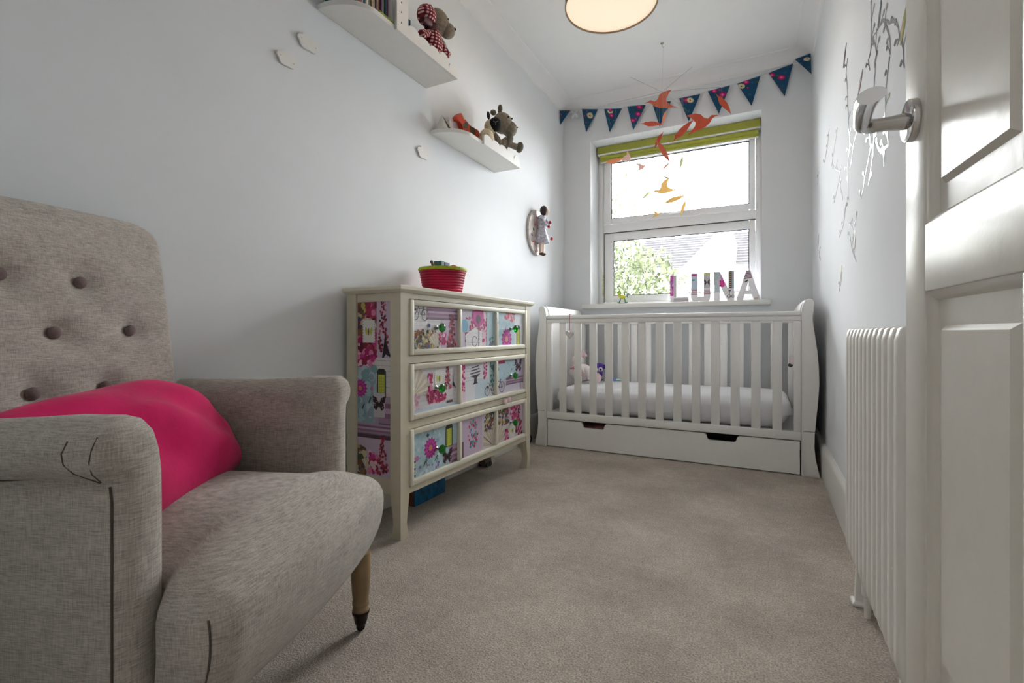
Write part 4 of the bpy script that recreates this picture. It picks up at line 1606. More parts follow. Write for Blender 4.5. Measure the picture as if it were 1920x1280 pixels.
for cy, cz, w_, lab in ((1.066, 1.617, .072, 'small white wooden cloud nearest the armchair on the left wall'), (1.150, 1.716, .084, 'small white wooden cloud just below the upper shelf end'),
                        (1.785, 1.549, .086, 'small white wooden cloud below the lower shelf near end')):
    t = thing('wall_cloud', lab, 'wall decoration', (XL, cy, cz), group='wooden clouds on the wall')
    obj('cloud_board', prism(nb(), cloud_pts(cy, cz, w_), 'x', XL + .002, XL + .008), SHELFM, t, 30)
    for s in (-1, 1):
        obj('screw', lathe(nb(), [(.0016, 0), (.0012, .0008)], 8, (XL + .008, cy + s * w_ * .34, cz - s * w_ * .04), 'x'), CHROME, t)

# ------------------------------------------------------------------ ceramic doll plaque
g = thing('doll_plaque', 'oval wall plaque with a relief girl in a flowered dress near the window corner', 'plaque', (XL, 3.03, 1.40))
py, pz = 3.035, 1.408
pl = []
for r, x in ((0.0, 0.0), (1.0, 0.0), (1.0, .012), (.93, .016), (0.0, .014)):
    pass
CER = M('painted_ceramic', (206, 196, 190), .35, nscale=38, namt=.22, coat=.3)
rings = []
for r, x in ((.98, .001), (1.0, .008), (.96, .016), (.86, .0155)):
    rings.append([(XL + x, py + .150 * r * math.cos(2 * PI * k / 40), pz + .158 * r * math.sin(2 * PI * k / 40)) for k in range(40)])
obj('oval_plate', loft(nb(), rings), CER, g)
rn = random.Random(5)
for k in range(26):
    a = rn.uniform(0, 2 * PI)
    r = rn.uniform(.35, .8)
    cc = [(196, 70, 80), (70, 120, 80), (230, 200, 200), (96, 100, 140), (206, 130, 140), (240, 236, 230), (60, 90, 70)][k % 7]
    obj('flower', lathe(nb(), [(.011, 0), (.011, .0015), (.004, .004)], 7, (XL + .0155, py + .150 * r * math.cos(a), pz + .158 * r * math.sin(a)), 'x'), M('glaze_%d' % (k % 7), cc, .35), g)
DRESS = M('flowered_dress', (186, 186, 200), .45, nscale=70, namt=.55)
HAIR = M('dark_brown_hair', (44, 30, 28), .6)
SKIN = M('painted_skin', (232, 206, 190), .5)
dy = 3.045
blob('hair', (-1.335, dy, 1.560), (.026, .030, .034), HAIR, g)
blob('face', (-1.318, dy + .010, 1.552), (.018, .021, .025), SKIN, g)
obj('dress', lathe(nb(), [(.012, 1.530), (.030, 1.515), (.030, 1.470), (.027, 1.440), (.046, 1.390), (.060, 1.345), (.056, 1.338)], 18, (-1.352, dy - .005, 0)), DRESS, g, 50)
limb('arm', [(-1.335, dy - .030, 1.508), (-1.315, dy - .034, 1.470), (-1.305, dy - .010, 1.452)], [.010, .009, .008], DRESS, g)
limb('arm', [(-1.335, dy + .028, 1.508), (-1.312, dy + .036, 1.470), (-1.300, dy + .012, 1.450)], [.010, .009, .008], DRESS, g)
limb('leg', [(-1.352, dy - .018, 1.345), (-1.350, dy - .018, 1.268)], [.012, .010], SKIN, g)
limb('leg', [(-1.350, dy + .012, 1.345), (-1.348, dy + .012, 1.268)], [.012, .010], SKIN, g)
blob('shoe', (-1.345, dy - .018, 1.262), (.018, .011, .010), M('brown_shoe', (96, 62, 46), .4), g)
blob('shoe', (-1.343, dy + .012, 1.262), (.018, .011, .010), MATS['brown_shoe'], g)
REDG = M('red_glaze', (176, 20, 40), .3)
for c_ in ((-1.298, dy, 1.447), (-1.300, dy + .03, 1.482), (-1.296, dy + .045, 1.372)):
    blob('red_flower', c_, (.010, .013, .011), REDG, g)

# ------------------------------------------------------------------ basket and what is in it
BZ = .8862
bkx, bky = -1.252, 1.748
bask = thing('woven_basket', 'magenta woven basket with a lime rim standing on the chest', 'basket', (bkx, bky, BZ))
MAGB = M('magenta_weave', (186, 8, 62), .6, nscale=14, namt=.3)
prof = []
nrow = 9
for k in range(nrow):
    z0 = BZ + .004 + k * .0112
    r0 = .082 + .019 * k / nrow
    for q in range(5):
        a = PI * q / 4
        prof.append((r0 + .0035 * math.sin(a), z0 + .0112 * q / 4 * .98))
prof = [(.001, BZ), (.078, BZ)] + prof + [(.098, BZ + .104), (.094, BZ + .104), (.074, BZ + .006), (.001, BZ + .006)]
obj('woven_body', lathe(nb(), prof, 36, (bkx, bky, 0), cap=False), MAGB, bask, 50)
obj('rim', lathe(nb(), [(.0955, BZ + .103), (.1045, BZ + .103), (.1075, BZ + .110), (.1045, BZ + .117), (.0965, BZ + .117), (.0935, BZ + .110), (.0955, BZ + .103)], 36, (bkx, bky, 0), cap=False), M('lime_rim', (176, 186, 40), .6, nscale=60, namt=.2), bask, 50)


def toy(name, label, bm, mat, extra=None):
    t = thing(name, label, 'toy', (bkx, bky, BZ + .02), group='toys in the basket')
    obj('body', bm, mat, t)
    if extra:
        for nm, b_, m_ in extra:
            obj(nm, b_, m_, t)


toy('toy_block', 'teal toy block poking out of the basket', bx(-1.275, 1.712, BZ + .03, -1.235, 1.738, BZ + .147, .003), M('teal_card', (60, 104, 104), .6),
    [('face_print', bx(-1.2352, 1.715, BZ + .06, -1.2342, 1.735, BZ + .143, 0), M('teal_print', (96, 140, 134), .6))])
toy('toy_block', 'slate blue toy block poking out of the basket', bx(-1.28, 1.746, BZ + .03, -1.24, 1.786, BZ + .146, .003), M('slate_card', (62, 80, 112), .6),
    [('face_print', bx(-1.2402, 1.750, BZ + .06, -1.2392, 1.782, BZ + .142, 0), M('slate_print', (80, 100, 136), .6))])
toy('toy_ball', 'small pink and black rounded toy at the basket edge', ell(nb(), (-1.235, 1.806, BZ + .118), (.022, .022, .022)), M('hot_pink_plastic', (214, 24, 96), .35),
    [('dark_cap', ell(nb(), (-1.230, 1.829, BZ + .116), (.014, .014, .018)), M('dark_slate_plastic', (34, 44, 58), .4))])
toy('toy_stick', 'grey wooden peg toy leaning over the basket rim', tube(nb(), [(-1.24, 1.69, BZ + .05), (-1.235, 1.655, BZ + .118), (-1.234, 1.645, BZ + .130)], [.006, .007, .005], 10), M('grey_wood', (110, 96, 86), .7),
    [('head', ell(nb(), (-1.234, 1.644, BZ + .132), (.007, .007, .007)), MATS['grey_wood'])])
# ================================================================== blind
bl_ = thing('window_blind', 'lime green roller blind gathered at the top of the window', 'blind', (-.59, 3.71, 2.18))
B0, B1 = WX0 + .012, WX1 - .004
obj('valance', bx(B0, 3.700, 2.128, B1, 3.706, 2.183, .001, 1), LIME, bl_)
obj('head_rail', bx(B0, 3.706, 2.120, B1, 3.745, 2.186, .002), UPVC, bl_)
obj('trim_strip', bx(B0 - .001, 3.696, 2.122, B1 + .001, 3.707, 2.128, .001, 1), UPVC, bl_)
for k, (zc, r, yc) in enumerate(((2.104, .0155, 3.722), (2.082, .012, 3.726))):
    obj('fold', bev(lathe(nb(), [(r, B0 + .018), (r, B1 - .014)], 18, (0, yc, zc), 'x'), .001, 1), LIME, bl_, 40)
obj('bottom_bar', bx(B0 + .018, 3.718, 2.062, B1 - .014, 3.732, 2.071, .002), UPVC, bl_)
cx_, cy_ = WX0 + .050, 3.728
obj('pull_cord', tube(nb(), [(cx_, cy_, 2.12), (cx_, cy_, 1.05)], .0014, 6), M('pale_cord', (190, 186, 160), .8), bl_)
obj('cord_weight', lathe(nb(), [(.002, 1.19), (.005, 1.18), (.0055, 1.02), (.003, 1.005)], 10, (cx_, cy_, 0)), M('straw_wood', (206, 196, 150), .6, nscale=60, namt=.4), bl_)

# ================================================================== letters on the sill
LZ0 = WZ0 + .0005
LY0, LY1 = 3.610, 3.640


def ribs(c, w, h, seed):
    pass


def letter(name, label, outline, holes, x0, cw_, chh, paintfn, parts=None):
    t = thing(name, label, 'letter', (x0 + cw_ / 2, (LY0 + LY1) / 2, LZ0), group='papered letters on the window sill')
    base = M('letter_paper', (240, 238, 242), .7, nscale=40, namt=.04)
    bm = nb()
    for P in outline:
        prism(bm, [(x0 + a * cw_, LZ0 + b_ * chh) for a, b_ in P], 'y', LY0, LY1)
    bmesh.ops.remove_doubles(bm, verts=bm.verts, dist=1e-6)
    obj('body', bm, base, t)
    # printed paper patches, lying on the front face
    bm = nb()
    lay = bm.loops.layers.color.new('print')
    for i, (P, col) in enumerate(paintfn):
        vs = [bm.verts.new((x0 + a * cw_, LY0 - .0004 - i * 8e-6, LZ0 + b_ * chh)) for a, b_ in P]
        f = bm.faces.new(vs)
        for l in f.loops:
            l[lay] = [v / 255 for v in col] + [1]
    obj('paper_print', bm, PRINT, t, None)


def rc(a, b, c_, d):
    return [(a, b), (c_, b), (c_, d), (a, d)]


def dot(x, y, r, n=7, k=1.0):
    return [(x + r * math.cos(2 * PI * i / n), y + r * k * math.sin(2 * PI * i / n)) for i in range(n)]


rn = random.Random(4)
pL = [(rc(0, .25, .19, 1), (206, 60, 160)), (rc(0, .55, .19, .8), (176, 110, 196))] + [(dot(rn.uniform(.03, .16), rn.uniform(.28, .97), .03), rn.choice([(222, 110, 190), (170, 30, 120), (196, 130, 206), (236, 180, 216)])) for _ in range(40)]
pL += [(rc(.2, .02, 1, .16), (204, 198, 206)), (rc(.22, .2, .33, 1), (198, 196, 200))]
letter('letter_l', 'papered letter L, leftmost of the four on the sill', [[(0, 0), (1, 0), (1, .19), (.34, .19), (.34, 1), (0, 1)]], None, -.591, .124, .193, pL)
pU = [(rc(0, .45, .34, 1), (196, 210, 224)), (rc(0, .90, .34, .99), (226, 120, 190)), (rc(.05, .92, .26, .96), (150, 60, 120)), (rc(.04, .74, .2, .79), (70, 140, 150))]
pU += [(rc(0, .26 + i * .033, .33, .28 + i * .033), [(130, 96, 110), (206, 160, 186), (150, 120, 140), (214, 150, 180)][i % 4]) for i in range(6)]
pU += [(rc(.66, .9, 1, 1), (208, 208, 150)), (rc(.66, .48, 1, .9), (206, 200, 208))]
pU += [([(.83, .66), (.70, .80), (.68, .70)], (52, 30, 44)), ([(.83, .66), (.96, .80), (.98, .70)], (52, 30, 44)), ([(.83, .68), (.69, .66), (.72, .54)], (52, 30, 44)), ([(.83, .68), (.97, .66), (.96, .54)], (52, 30, 44))]
pU += [(rc(.67, .26 + i * .033, 1, .28 + i * .033), [(130, 96, 110), (222, 150, 170), (170, 150, 160), (200, 130, 160)][i % 4]) for i in range(5)]
letter('letter_u', 'papered letter U with a dark butterfly, second on the sill', [[(.06, .06), (.14, 0), (.88, 0), (.98, .08), (1, .16), (1, 1), (.66, 1), (.66, .18), (.34, .18), (.34, 1), (0, 1), (0, .16)]], None, -.449, .126, .202, pU)
pN = [(rc(.02, .3, .30, 1), (196, 208, 214)), (rc(0, .55, .05, 1), (110, 112, 100))]
pN += [(dot(rn.uniform(.06, .36), rn.uniform(.5, .95), .03), rn.choice([(170, 196, 200), (206, 216, 220), (186, 190, 210)])) for _ in range(14)]
pN += [([(.30, .92), (.40, .80), (.58, .52), (.36, .50)], (214, 150, 200))] + [(dot(rn.uniform(.30, .5), rn.uniform(.5, .68), .04), rn.choice([(220, 20, 140), (236, 60, 160), (196, 30, 150)])) for _ in range(24)]
pN += [(rc(.70, .42, 1, 1), (186, 184, 206)), (rc(.93, .42, 1, .72), (140, 200, 214)), (rc(.76, .44, .88, .99), (70, 66, 62))]
pN += [(rc(.775, .47 + i * .065, .865, .50 + i * .065), (206, 180, 110)) for i in range(8)]
def rg(cx, cy, r, w, col, k):
    out = []
    for i in range(10):
        a, b_ = 2 * PI * i / 10, 2 * PI * (i + 1) / 10
        out.append(([(cx + (r - w) * math.cos(a), cy + (r - w) * k * math.sin(a)), (cx + r * math.cos(a), cy + r * k * math.sin(a)), (cx + r * math.cos(b_), cy + r * k * math.sin(b_)), (cx + (r - w) * math.cos(b_), cy + (r - w) * k * math.sin(b_))], col))
    return out
pN += rg(.74, .16, .10, .02, (70, 60, 70), .65) + rg(.92, .16, .08, .02, (70, 60, 70), .65) + [([(.74, .16), (.78, .34), (.80, .34), (.76, .16)], (60, 50, 60)), ([(.74, .15), (.92, .15), (.92, .17), (.74, .17)], (60, 50, 60)), (rc(.72, .33, .84, .36), (60, 56, 60))]
letter('letter_n', 'papered letter N with a magenta flower, third on the sill', [[(0, 0), (.29, 0), (.29, .52), (.66, .02), (.70, 0), (1, 0), (1, 1), (.70, 1), (.70, .44), (.34, .94), (.29, 1), (0, 1)]], None, -.299, .128, .206, pN)
pA = [([(.30, .70), (.62, .76), (.67, .74), (.575, 1), (.43, 1)], (196, 180, 190))]
pA += [([(.32 + i * .022, .72 + i * .055), (.65 - i * .018, .75 + i * .05), (.64 - i * .018, .775 + i * .05), (.33 + i * .022, .74 + i * .055)], [(110, 80, 96), (176, 130, 150), (90, 66, 84)][i % 3]) for i in range(5)]
pA += [([(.32, .62), (.48, .70), (.50, .66), (.38, .60)], (44, 36, 40)), (rc(.74, .02, .9, .10), (216, 196, 190))]
letter('letter_a', 'papered letter A, rightmost of the four on the sill', [[(0, 0), (.27, 0), (.35, .22), (.50, .22), (.50, .34), (.405, .34), (.50, .62), (.50, 1), (.41, 1)], [(1, 0), (.73, 0), (.65, .22), (.50, .22), (.50, .34), (.595, .34), (.50, .62), (.50, 1), (.59, 1)]], None, -.161, .150, .203, pA)

g = thing('rocking_horse_ornament', 'tiny green and yellow wooden rocking horse on the window sill', 'ornament', (-.937, 3.61, LZ0))
GR = M('green_paint', (16, 120, 76), .5)
YE = M('yellow_paint', (206, 206, 60), .5)
arc = [(-.937 + .045 * math.sin(a), LZ0 + .0035 + .052 * (1 - math.cos(a)) ** 1.0 * .5) for a in [-.95 + 1.9 * k / 12 for k in range(13)]]
for yy in (3.602, 3.618):
    obj('rocker', tube(nb(), [(a, yy, b_) for a, b_ in arc], .0035, 8), GR, g)
for xx, yy in ((-.962, 3.602), (-.962, 3.618), (-.914, 3.602), (-.914, 3.618)):
    obj('leg', tube(nb(), [(xx, yy, LZ0 + .006), (xx + (.012 if xx < -.94 else -.008), 3.610, LZ0 + .046)], .0035, 8), GR, g)
obj('body', ell(nb(), (-.937, 3.61, LZ0 + .053), (.026, .011, .014)), YE, g, 80)
obj('neck', tube(nb(), [(-.955, 3.61, LZ0 + .056), (-.962, 3.61, LZ0 + .078), (-.958, 3.61, LZ0 + .092)], [.010, .009, .008], 10), YE, g)
obj('head', ell(nb(), (-.966, 3.61, LZ0 + .090), (.014, .007, .008), (0, -.5, 0)), GR, g, 80)
obj('tail', tube(nb(), [(-.914, 3.61, LZ0 + .056), (-.900, 3.61, LZ0 + .062), (-.896, 3.61, LZ0 + .044)], [.004, .006, .003], 8), GR, g)
obj('mane', tube(nb(), [(-.950, 3.61, LZ0 + .064), (-.952, 3.61, LZ0 + .084), (-.954, 3.61, LZ0 + .098)], [.004, .005, .003], 8), GR, g)

# ================================================================== bunting
bun = thing('bunting', 'navy floral bunting strung along the top of the window wall', 'bunting', (-.55, 3.54, 2.40))
FL = [[(-1.235, 2.442), (-1.109, 2.415), (-1.197, 2.252)], [(-1.060, 2.407), (-.926, 2.383), (-1.014, 2.217)], [(-.884, 2.385), (-.750, 2.369), (-.837, 2.196)],
      [(-.705, 2.372), (-.575, 2.358), (-.651, 2.186)], [(-.521, 2.366), (-.381, 2.366), (-.455, 2.186)], [(-.333, 2.370), (-.194, 2.378), (-.262, 2.195)],
      [(-.151, 2.380), (-.013, 2.400), (-.064, 2.208)], [(.034, 2.407), (.171, 2.433), (.125, 2.230)]]
NAVY = (20, 78, 114)


def flag(P3, seed):
    """triangle of printed cotton; P3 = three room points"""
    rnd = random.Random(seed)
    A, B, C_ = [Vector(p) for p in P3]
    bm = nb()
    lay = bm.loops.layers.color.new('print')
    N = (B - A).cross(C_ - A).normalized()
    if N.y > 0:
        N = -N

    def put(pts, col, lift):
        vs = []
        for a, b_ in pts:
            vs.append(bm.verts.new(A + (B - A) * a + (C_ - A) * b_ + N * lift))
        f = bm.faces.new(vs)
        for l in f.loops:
            l[lay] = [v / 255 for v in col] + [1]
    put([(0, 0), (1, 0), (0, 1)], NAVY, .001)
    put([(0, 0), (0, 1), (1, 0)], NAVY, -.0002)
    for e in (((0, 0), (1, 0)), ((1, 0), (0, 1)), ((0, 1), (0, 0))):
        vs = [A + (B - A) * a + (C_ - A) * b_ + N * h for (a, b_), h in ((e[0], -.0002), (e[1], -.0002), (e[1], .001), (e[0], .001))]
        f = bm.faces.new([bm.verts.new(v) for v in vs])
        for l in f.loops:
            l[lay] = [v / 255 for v in NAVY] + [1]
    sz = (B - A).length
    hgt = (C_ - A).length

    def bloom(a, b_, r, cols, n=7):
        for ri, col in cols:
            pts = []
            for i in range(n):
                t = 2 * PI * i / n + ri
                pa, pb = a + r * ri / sz * math.cos(t), b_ + r * ri / hgt * math.sin(t)
                pa, pb = max(0, pa), max(0, pb)
                if pa + pb > 1:
                    k = 1 / (pa + pb)
                    pa, pb = pa * k, pb * k
                pts.append((pa, pb))
            try:
                put(pts, col, .0012 + .00002 * len(bm.faces))
            except ValueError:
                pass
    CR = [(1, (214, 204, 160)), (.6, (236, 230, 196)), (.3, (120, 100, 70))]
    PK = [(1, (150, 20, 84)), (.7, (214, 40, 130)), (.35, (240, 120, 170))]
    GRN = [(1, (58, 84, 60)), (.5, (96, 110, 70))]
    BLU = [(1, (60, 110, 160)), (.5, (20, 78, 114))]
    for _ in range(16):
        a, b_ = rnd.random() * .9, rnd.random() * .9
        if a + b_ < .95:
            bloom(a, b_, rnd.uniform(.004, .009), rnd.choice([GRN, BLU, GRN, PK]), 6)
    for _ in range(3):
        a, b_ = rnd.uniform(.05, .8), rnd.uniform(.03, .6)
        if a + b_ < .9:
            bloom(a, b_, rnd.uniform(.016, .026), rnd.choice([CR, PK, CR, PK]), 8)
    return bm


rnd = random.Random(2)
for i, T_ in enumerate(FL):
    yy = 3.545 + .004 * math.sin(i * 2.1)
    P3 = [(T_[0][0], yy, T_[0][1]), (T_[1][0], yy + .002, T_[1][1]), (T_[2][0], yy - .012, T_[2][1])]
    obj('flag', flag(P3, 20 + i), CLOTHPRINT, bun, None)
obj('flag', flag([(-1.384, 3.462, 2.428), (-1.325, 3.540, 2.452), (-1.383, 3.470, 2.322)], 40), CLOTHPRINT, bun, None)
obj('flag', flag([(.182, 3.540, 2.452), (.266, 3.528, 2.462), (.268, 3.500, 2.318)], 41), CLOTHPRINT, bun, None)
tape = [(-1.384, 3.462, 2.430), (-1.325, 3.542, 2.455), (-1.285, 3.542, 2.42)]
for T_ in FL:
    tape += [(T_[0][0], 3.546, T_[0][1] + .002), (T_[1][0], 3.546, T_[1][1] + .002)]
tape += [(.182, 3.542, 2.455), (.262, 3.530, 2.465), (.270, 3.510, 2.468)]
obj('tape', tube(nb(), tape, .0028, 6), M('white_tape', (222, 222, 222), .9), bun)
bow = M('white_ribbon', (226, 228, 230), .8)
obj('bow_knot', ell(nb(), (-1.292, 3.535, 2.416), (.013, .012, .013)), bow, bun, 80)
for c_, rt in (((-1.308, 3.532, 2.432), .6), ((-1.274, 3.532, 2.424), -.5), ((-1.300, 3.530, 2.396), 2.2), ((-1.276, 3.530, 2.394), -2.1)):
    obj('bow_loop', ell(nb(), c_, (.021, .008, .013), (0, rt, 0)), bow, bun, 80)

# ================================================================== bird mobile over the cot
MX, MY = -.548, 3.055
mob = thing('bird_mobile', 'hanging mobile of orange, peach and yellow paper birds above the cot', 'mobile', (MX, MY, ZC))
obj('ceiling_hook', tube(nb(), [(MX, MY, ZC - .001), (MX, MY, ZC - .022), (MX + .006, MY, ZC - .030), (MX + .012, MY, ZC - .024)], .0016, 8), CHROME, mob)
obj('hook_plate', lathe(nb(), [(.010, ZC - .004), (.011, ZC - .0005)], 16, (MX, MY, 0)), CHROME, mob)
THREAD = M('clear_thread', (206, 208, 210), .4)


def pcol(nm, c_, tr=.25):
    return M('paper_' + nm, c_, .8, nscale=60, namt=.06, translucent=tr)


OR_, CO_, PE_, YL_, PL_, GN_ = pcol('orange', (208, 92, 66), .08), pcol('coral', (216, 112, 84), .10), pcol('peach', (238, 170, 130)), pcol('yellow', (240, 214, 150)), pcol('pale', (238, 208, 200)), pcol('sage', (216, 222, 190))  # paler papers carry the window's washed-out backlight in their colour
# outlines: length 1 along +x (beak at +x end)
GLIDE = [(.5, .02), (.34, .05), (.27, .12), (.18, .10), (.05, .13), (-.15, .12), (-.35, .06), (-.5, -.01), (-.30, -.04), (-.1, -.08), (.1, -.09), (.24, -.04), (.32, 0)]
SWOOP = [(.5, .10), (.36, .13), (.28, .16), (.16, .08), (.05, .14), (-.02, .26), (-.18, .33), (-.42, .34), (-.30, .22), (-.20, .06), (-.22, -.04), (-.36, -.18), (-.5, -.27), (-.2, -.21), (.05, -.16), (.20, -.06), (.28, .05), (.36, .09)]
LEAF = [(.5, .03), (.36, .06), (.22, .12), (0, .14), (-.25, .09), (-.5, 0), (-.2, -.06), (.1, -.06), (.3, 0)]
# (x, z at the mobile's plane, length, roll degrees, flip, outline, paper, depth offset, yaw)
k = .965


def bz(z):
    return .72 + (z - .72) * k


birds = [(-.580, 2.186, .165, 10, -1, SWOOP, CO_, .02, 10), (-.552, 2.088, .085, 70, 1, LEAF, PE_, -.06, 30), (-.636, 2.060, .125, -12, -1, GLIDE, OR_, .05, -10),
         (-.442, 1.978, .150, 47, -1, GLIDE, OR_, -.02, 5), (-.326, 2.010, .170, 8, 1, SWOOP, OR_, .05, 0), (-.586, 1.950, .100, 60, 1, LEAF, OR_, .08, 0),
         (-.566, 1.875, .145, -55, -1, LEAF, CO_, -.04, 20), (-.880, 1.862, .115, 14, -1, GLIDE, PE_, .06, 15), (-.786, 1.876, .085, 80, 1, SWOOP, PL_, -.08, 30),
         (-.695, 1.797, .075, 15, 1, SWOOP, PL_, .10, 20), (-.542, 1.776, .062, 40, 1, LEAF, PL_, -.1, 0), (-.448, 1.787, .085, 75, 1, LEAF, GN_, .1, 10),
         (-.539, 1.702, .045, -25, 1, GLIDE, GN_, -.12, 0), (-.560, 1.630, .130, 25, -1, SWOOP, YL_, .0, 0), (-.495, 1.555, .125, 22, -1, LEAF, YL_, -.03, 10),
         (-.664, 1.608, .075, 40, 1, LEAF, GN_, .09, 20), (-.436, 1.503, .092, 68, 1, LEAF, YL_, .04, 0), (-.600, 1.478, .055, 5, 1, SWOOP, YL_, -.06, 10), (-.212, 2.100, .130, -56, -1, GLIDE, OR_, -.04, 0)]
for (x, z, ln, roll, flip, out, paper, dyy, yaw) in birds:
    X0, Z0, Y0 = x * k, bz(z), MY
    s = (MY + dyy) / MY
    X0, Y0, Z0 = X0 * s, MY + dyy, .72 + (Z0 - .72) * s
    ln *= k * 1.2
    cr, sr = math.cos(math.radians(roll)), math.sin(math.radians(roll))
    cyw, syw = math.cos(math.radians(yaw + 10)), math.sin(math.radians(yaw + 10))
    bm = nb()
    pts = []
    for a, b_ in out:
        a *= flip
        u_, v_ = (a * cr - b_ * sr) * ln, (a * sr + b_ * cr) * ln
        pts.append((u_, v_))
    Af = [bm.verts.new((X0 + u_ * cyw, Y0 + u_ * syw - .0006, Z0 + v_)) for u_, v_ in pts]
    Bf = [bm.verts.new((X0 + u_ * cyw, Y0 + u_ * syw + .0006, Z0 + v_)) for u_, v_ in pts]
    bm.faces.new(Af)
    bm.faces.new(Bf[::-1])
    for i in range(len(pts)):
        j = (i + 1) % len(pts)
        bm.faces.new((Af[i], Bf[i], Bf[j], Af[j]))
    bd = obj('paper_bird', bm, paper, mob, None)
    obj('thread', tube(nb(), [(X0, Y0, Z0), (X0 + (MX - X0) * .04, Y0, 2.19 if Z0 < 2.17 else Z0 + .03)], .0003, 4), THREAD, bd)
for a in range(3):
    t = a * PI / 3 + .15
    r = .33
    obj('wire_arm', tube(nb(), [(MX - r * math.cos(t), MY - r * math.sin(t), 2.175), (MX, MY, 2.20), (MX + r * math.cos(t), MY + r * math.sin(t), 2.175)], .0005, 6), GASK, mob)
obj('main_thread', tube(nb(), [(MX + .006, MY, ZC - .03), (MX, MY, 2.20)], .0005, 4), THREAD, mob)

# ================================================================== things in and on the cot
g = thing('heart_ornament', 'small pale heart hanging by a red ribbon from the cot rail', 'ornament', (-1.060, CY0 - .004, .73))
hrt = []
for i in range(28):
    t = 2 * PI * i / 28
    hrt.append((-1.060 + .00165 * 16 * math.sin(t) ** 3, .712 + .0018 * (13 * math.cos(t) - 5 * math.cos(2 * t) - 2 * math.cos(3 * t) - math.cos(4 * t))))
obj('heart', bev(prism(nb(), hrt, 'y', CY0 - .012, CY0 - .003), .003, 2), M('pale_ceramic', (214, 208, 206), .4, nscale=70, namt=.12), g, 60)
obj('ribbon', tube(nb(), [(-1.060, CY0 - .006, .735), (-1.0605, CY0 - .007, .785), (-1.0605, CY0 - .0035, .836), (-1.060, CY0 + .020, .8345)], .0022, 6), M('red_ribbon', (170, 50, 80), .7), g)

WHP = M('white_plush', (232, 224, 222), 1.0, nscale=60, namt=.06, bscale=200, bstr=.6, bdist=.004)
PKP = M('pale_pink_plush', (230, 200, 204), 1.0, nscale=60, namt=.08, bscale=200, bstr=.6, bdist=.004)
g = thing('plush_rabbit', 'white and pale pink plush rabbit slumped in the cot corner', 'soft toy', (-1.13, 3.18, MT))
blob('body', (-1.120, 3.20, MT + .062), (.085, .060, .062), WHP, g)
blob('head', (-1.150, 3.215, MT + .135), (.046, .046, .046), WHP, g)
limb('ear', [(-1.165, 3.225, MT + .165), (-1.170, 3.235, MT + .205), (-1.150, 3.24, MT + .225)], [.014, .020, .012], PKP, g)
limb('ear', [(-1.130, 3.225, MT + .165), (-1.110, 3.235, MT + .190), (-1.098, 3.24, MT + .170)], [.014, .020, .012], PKP, g)
limb('arm', [(-1.075, 3.18, MT + .085), (-1.035, 3.14, MT + .060), (-1.020, 3.12, MT + .036)], [.024, .024, .026], WHP, g)
limb('leg', [(-1.060, 3.19, MT + .040), (-1.000, 3.16, MT + .032), (-.985, 3.15, MT + .034)], [.030, .030, .032], PKP, g)
blob('eye', (-1.148, 3.169, MT + .142), (.004, .004, .004), BLACK, g)
obj('scarf', tube(nb(), [(-1.185, 3.18, MT + .085), (-1.150, 3.150, MT + .098), (-1.105, 3.155, MT + .085), (-1.090, 3.145, MT + .050)], [.010, .012, .012, .010], 10), M('rose_knit', (196, 140, 150), 1.0, nscale=80, namt=.4), g)

PUR = M('purple_plush', (84, 58, 150), 1.0, nscale=80, namt=.15, bscale=200, bstr=.6, bdist=.004)
g = thing('plush_owl', 'purple plush owl with big white eye rings in the cot', 'soft toy', (-1.02, 3.30, MT))
blob('body', (-1.020, 3.31, MT + .048), (.040, .036, .050), M('lilac_grey_plush', (150, 144, 160), 1.0), g)
blob('head', (-1.022, 3.30, MT + .098), (.040, .034, .026), PUR, g)
limb('ear_tuft', [(-1.055, 3.30, MT + .105), (-1.078, 3.30, MT + .094), (-1.092, 3.30, MT + .082)], [.018, .014, .008], PUR, g)
limb('ear_tuft', [(-.992, 3.30, MT + .105), (-.968, 3.295, MT + .090), (-.952, 3.29, MT + .074)], [.014, .010, .006], PUR, g)
for sx in (-.018, .018):
    blob('eye_ring', (-1.020 + sx, 3.268, MT + .082), (.016, .006, .017), WHP, g)
    blob('pupil', (-1.018 + sx, 3.262, MT + .082), (.007, .004, .008), PUR, g)
limb('wing', [(-1.000, 3.275, MT + .070), (-1.002, 3.270, MT + .045), (-1.012, 3.270, MT + .025)], [.010, .014, .006], PUR, g)
blob('foot', (-1.008, 3.265, MT + .011), (.020, .018, .011), BLACK, g)
g = thing('blue_teether', 'tiny pale blue teether lying on the cot mattress', 'toy', (-.918, 3.32, MT))
blob('body', (-.925, 3.32, MT + .012), (.016, .012, .012), M('blue_rubber', (120, 150, 220), .5), g)
blob('ring', (-.895, 3.325, MT + .010), (.020, .014, .008), M('aqua_rubber', (190, 224, 232), .5), g)
g = thing('clip_on_toy', 'small pale clip-on toy fixed to the right end of the cot', 'toy', (.150, 3.40, .55))
obj('body', rbox((.040, .050, .052), .012, (8, 8, 8), None, (.166, 3.40, .553)), M('pale_rose_plastic', (222, 206, 208), .5), g)
blob('sensor', (.150, 3.392, .524), (.014, .016, .012), GASK, g)

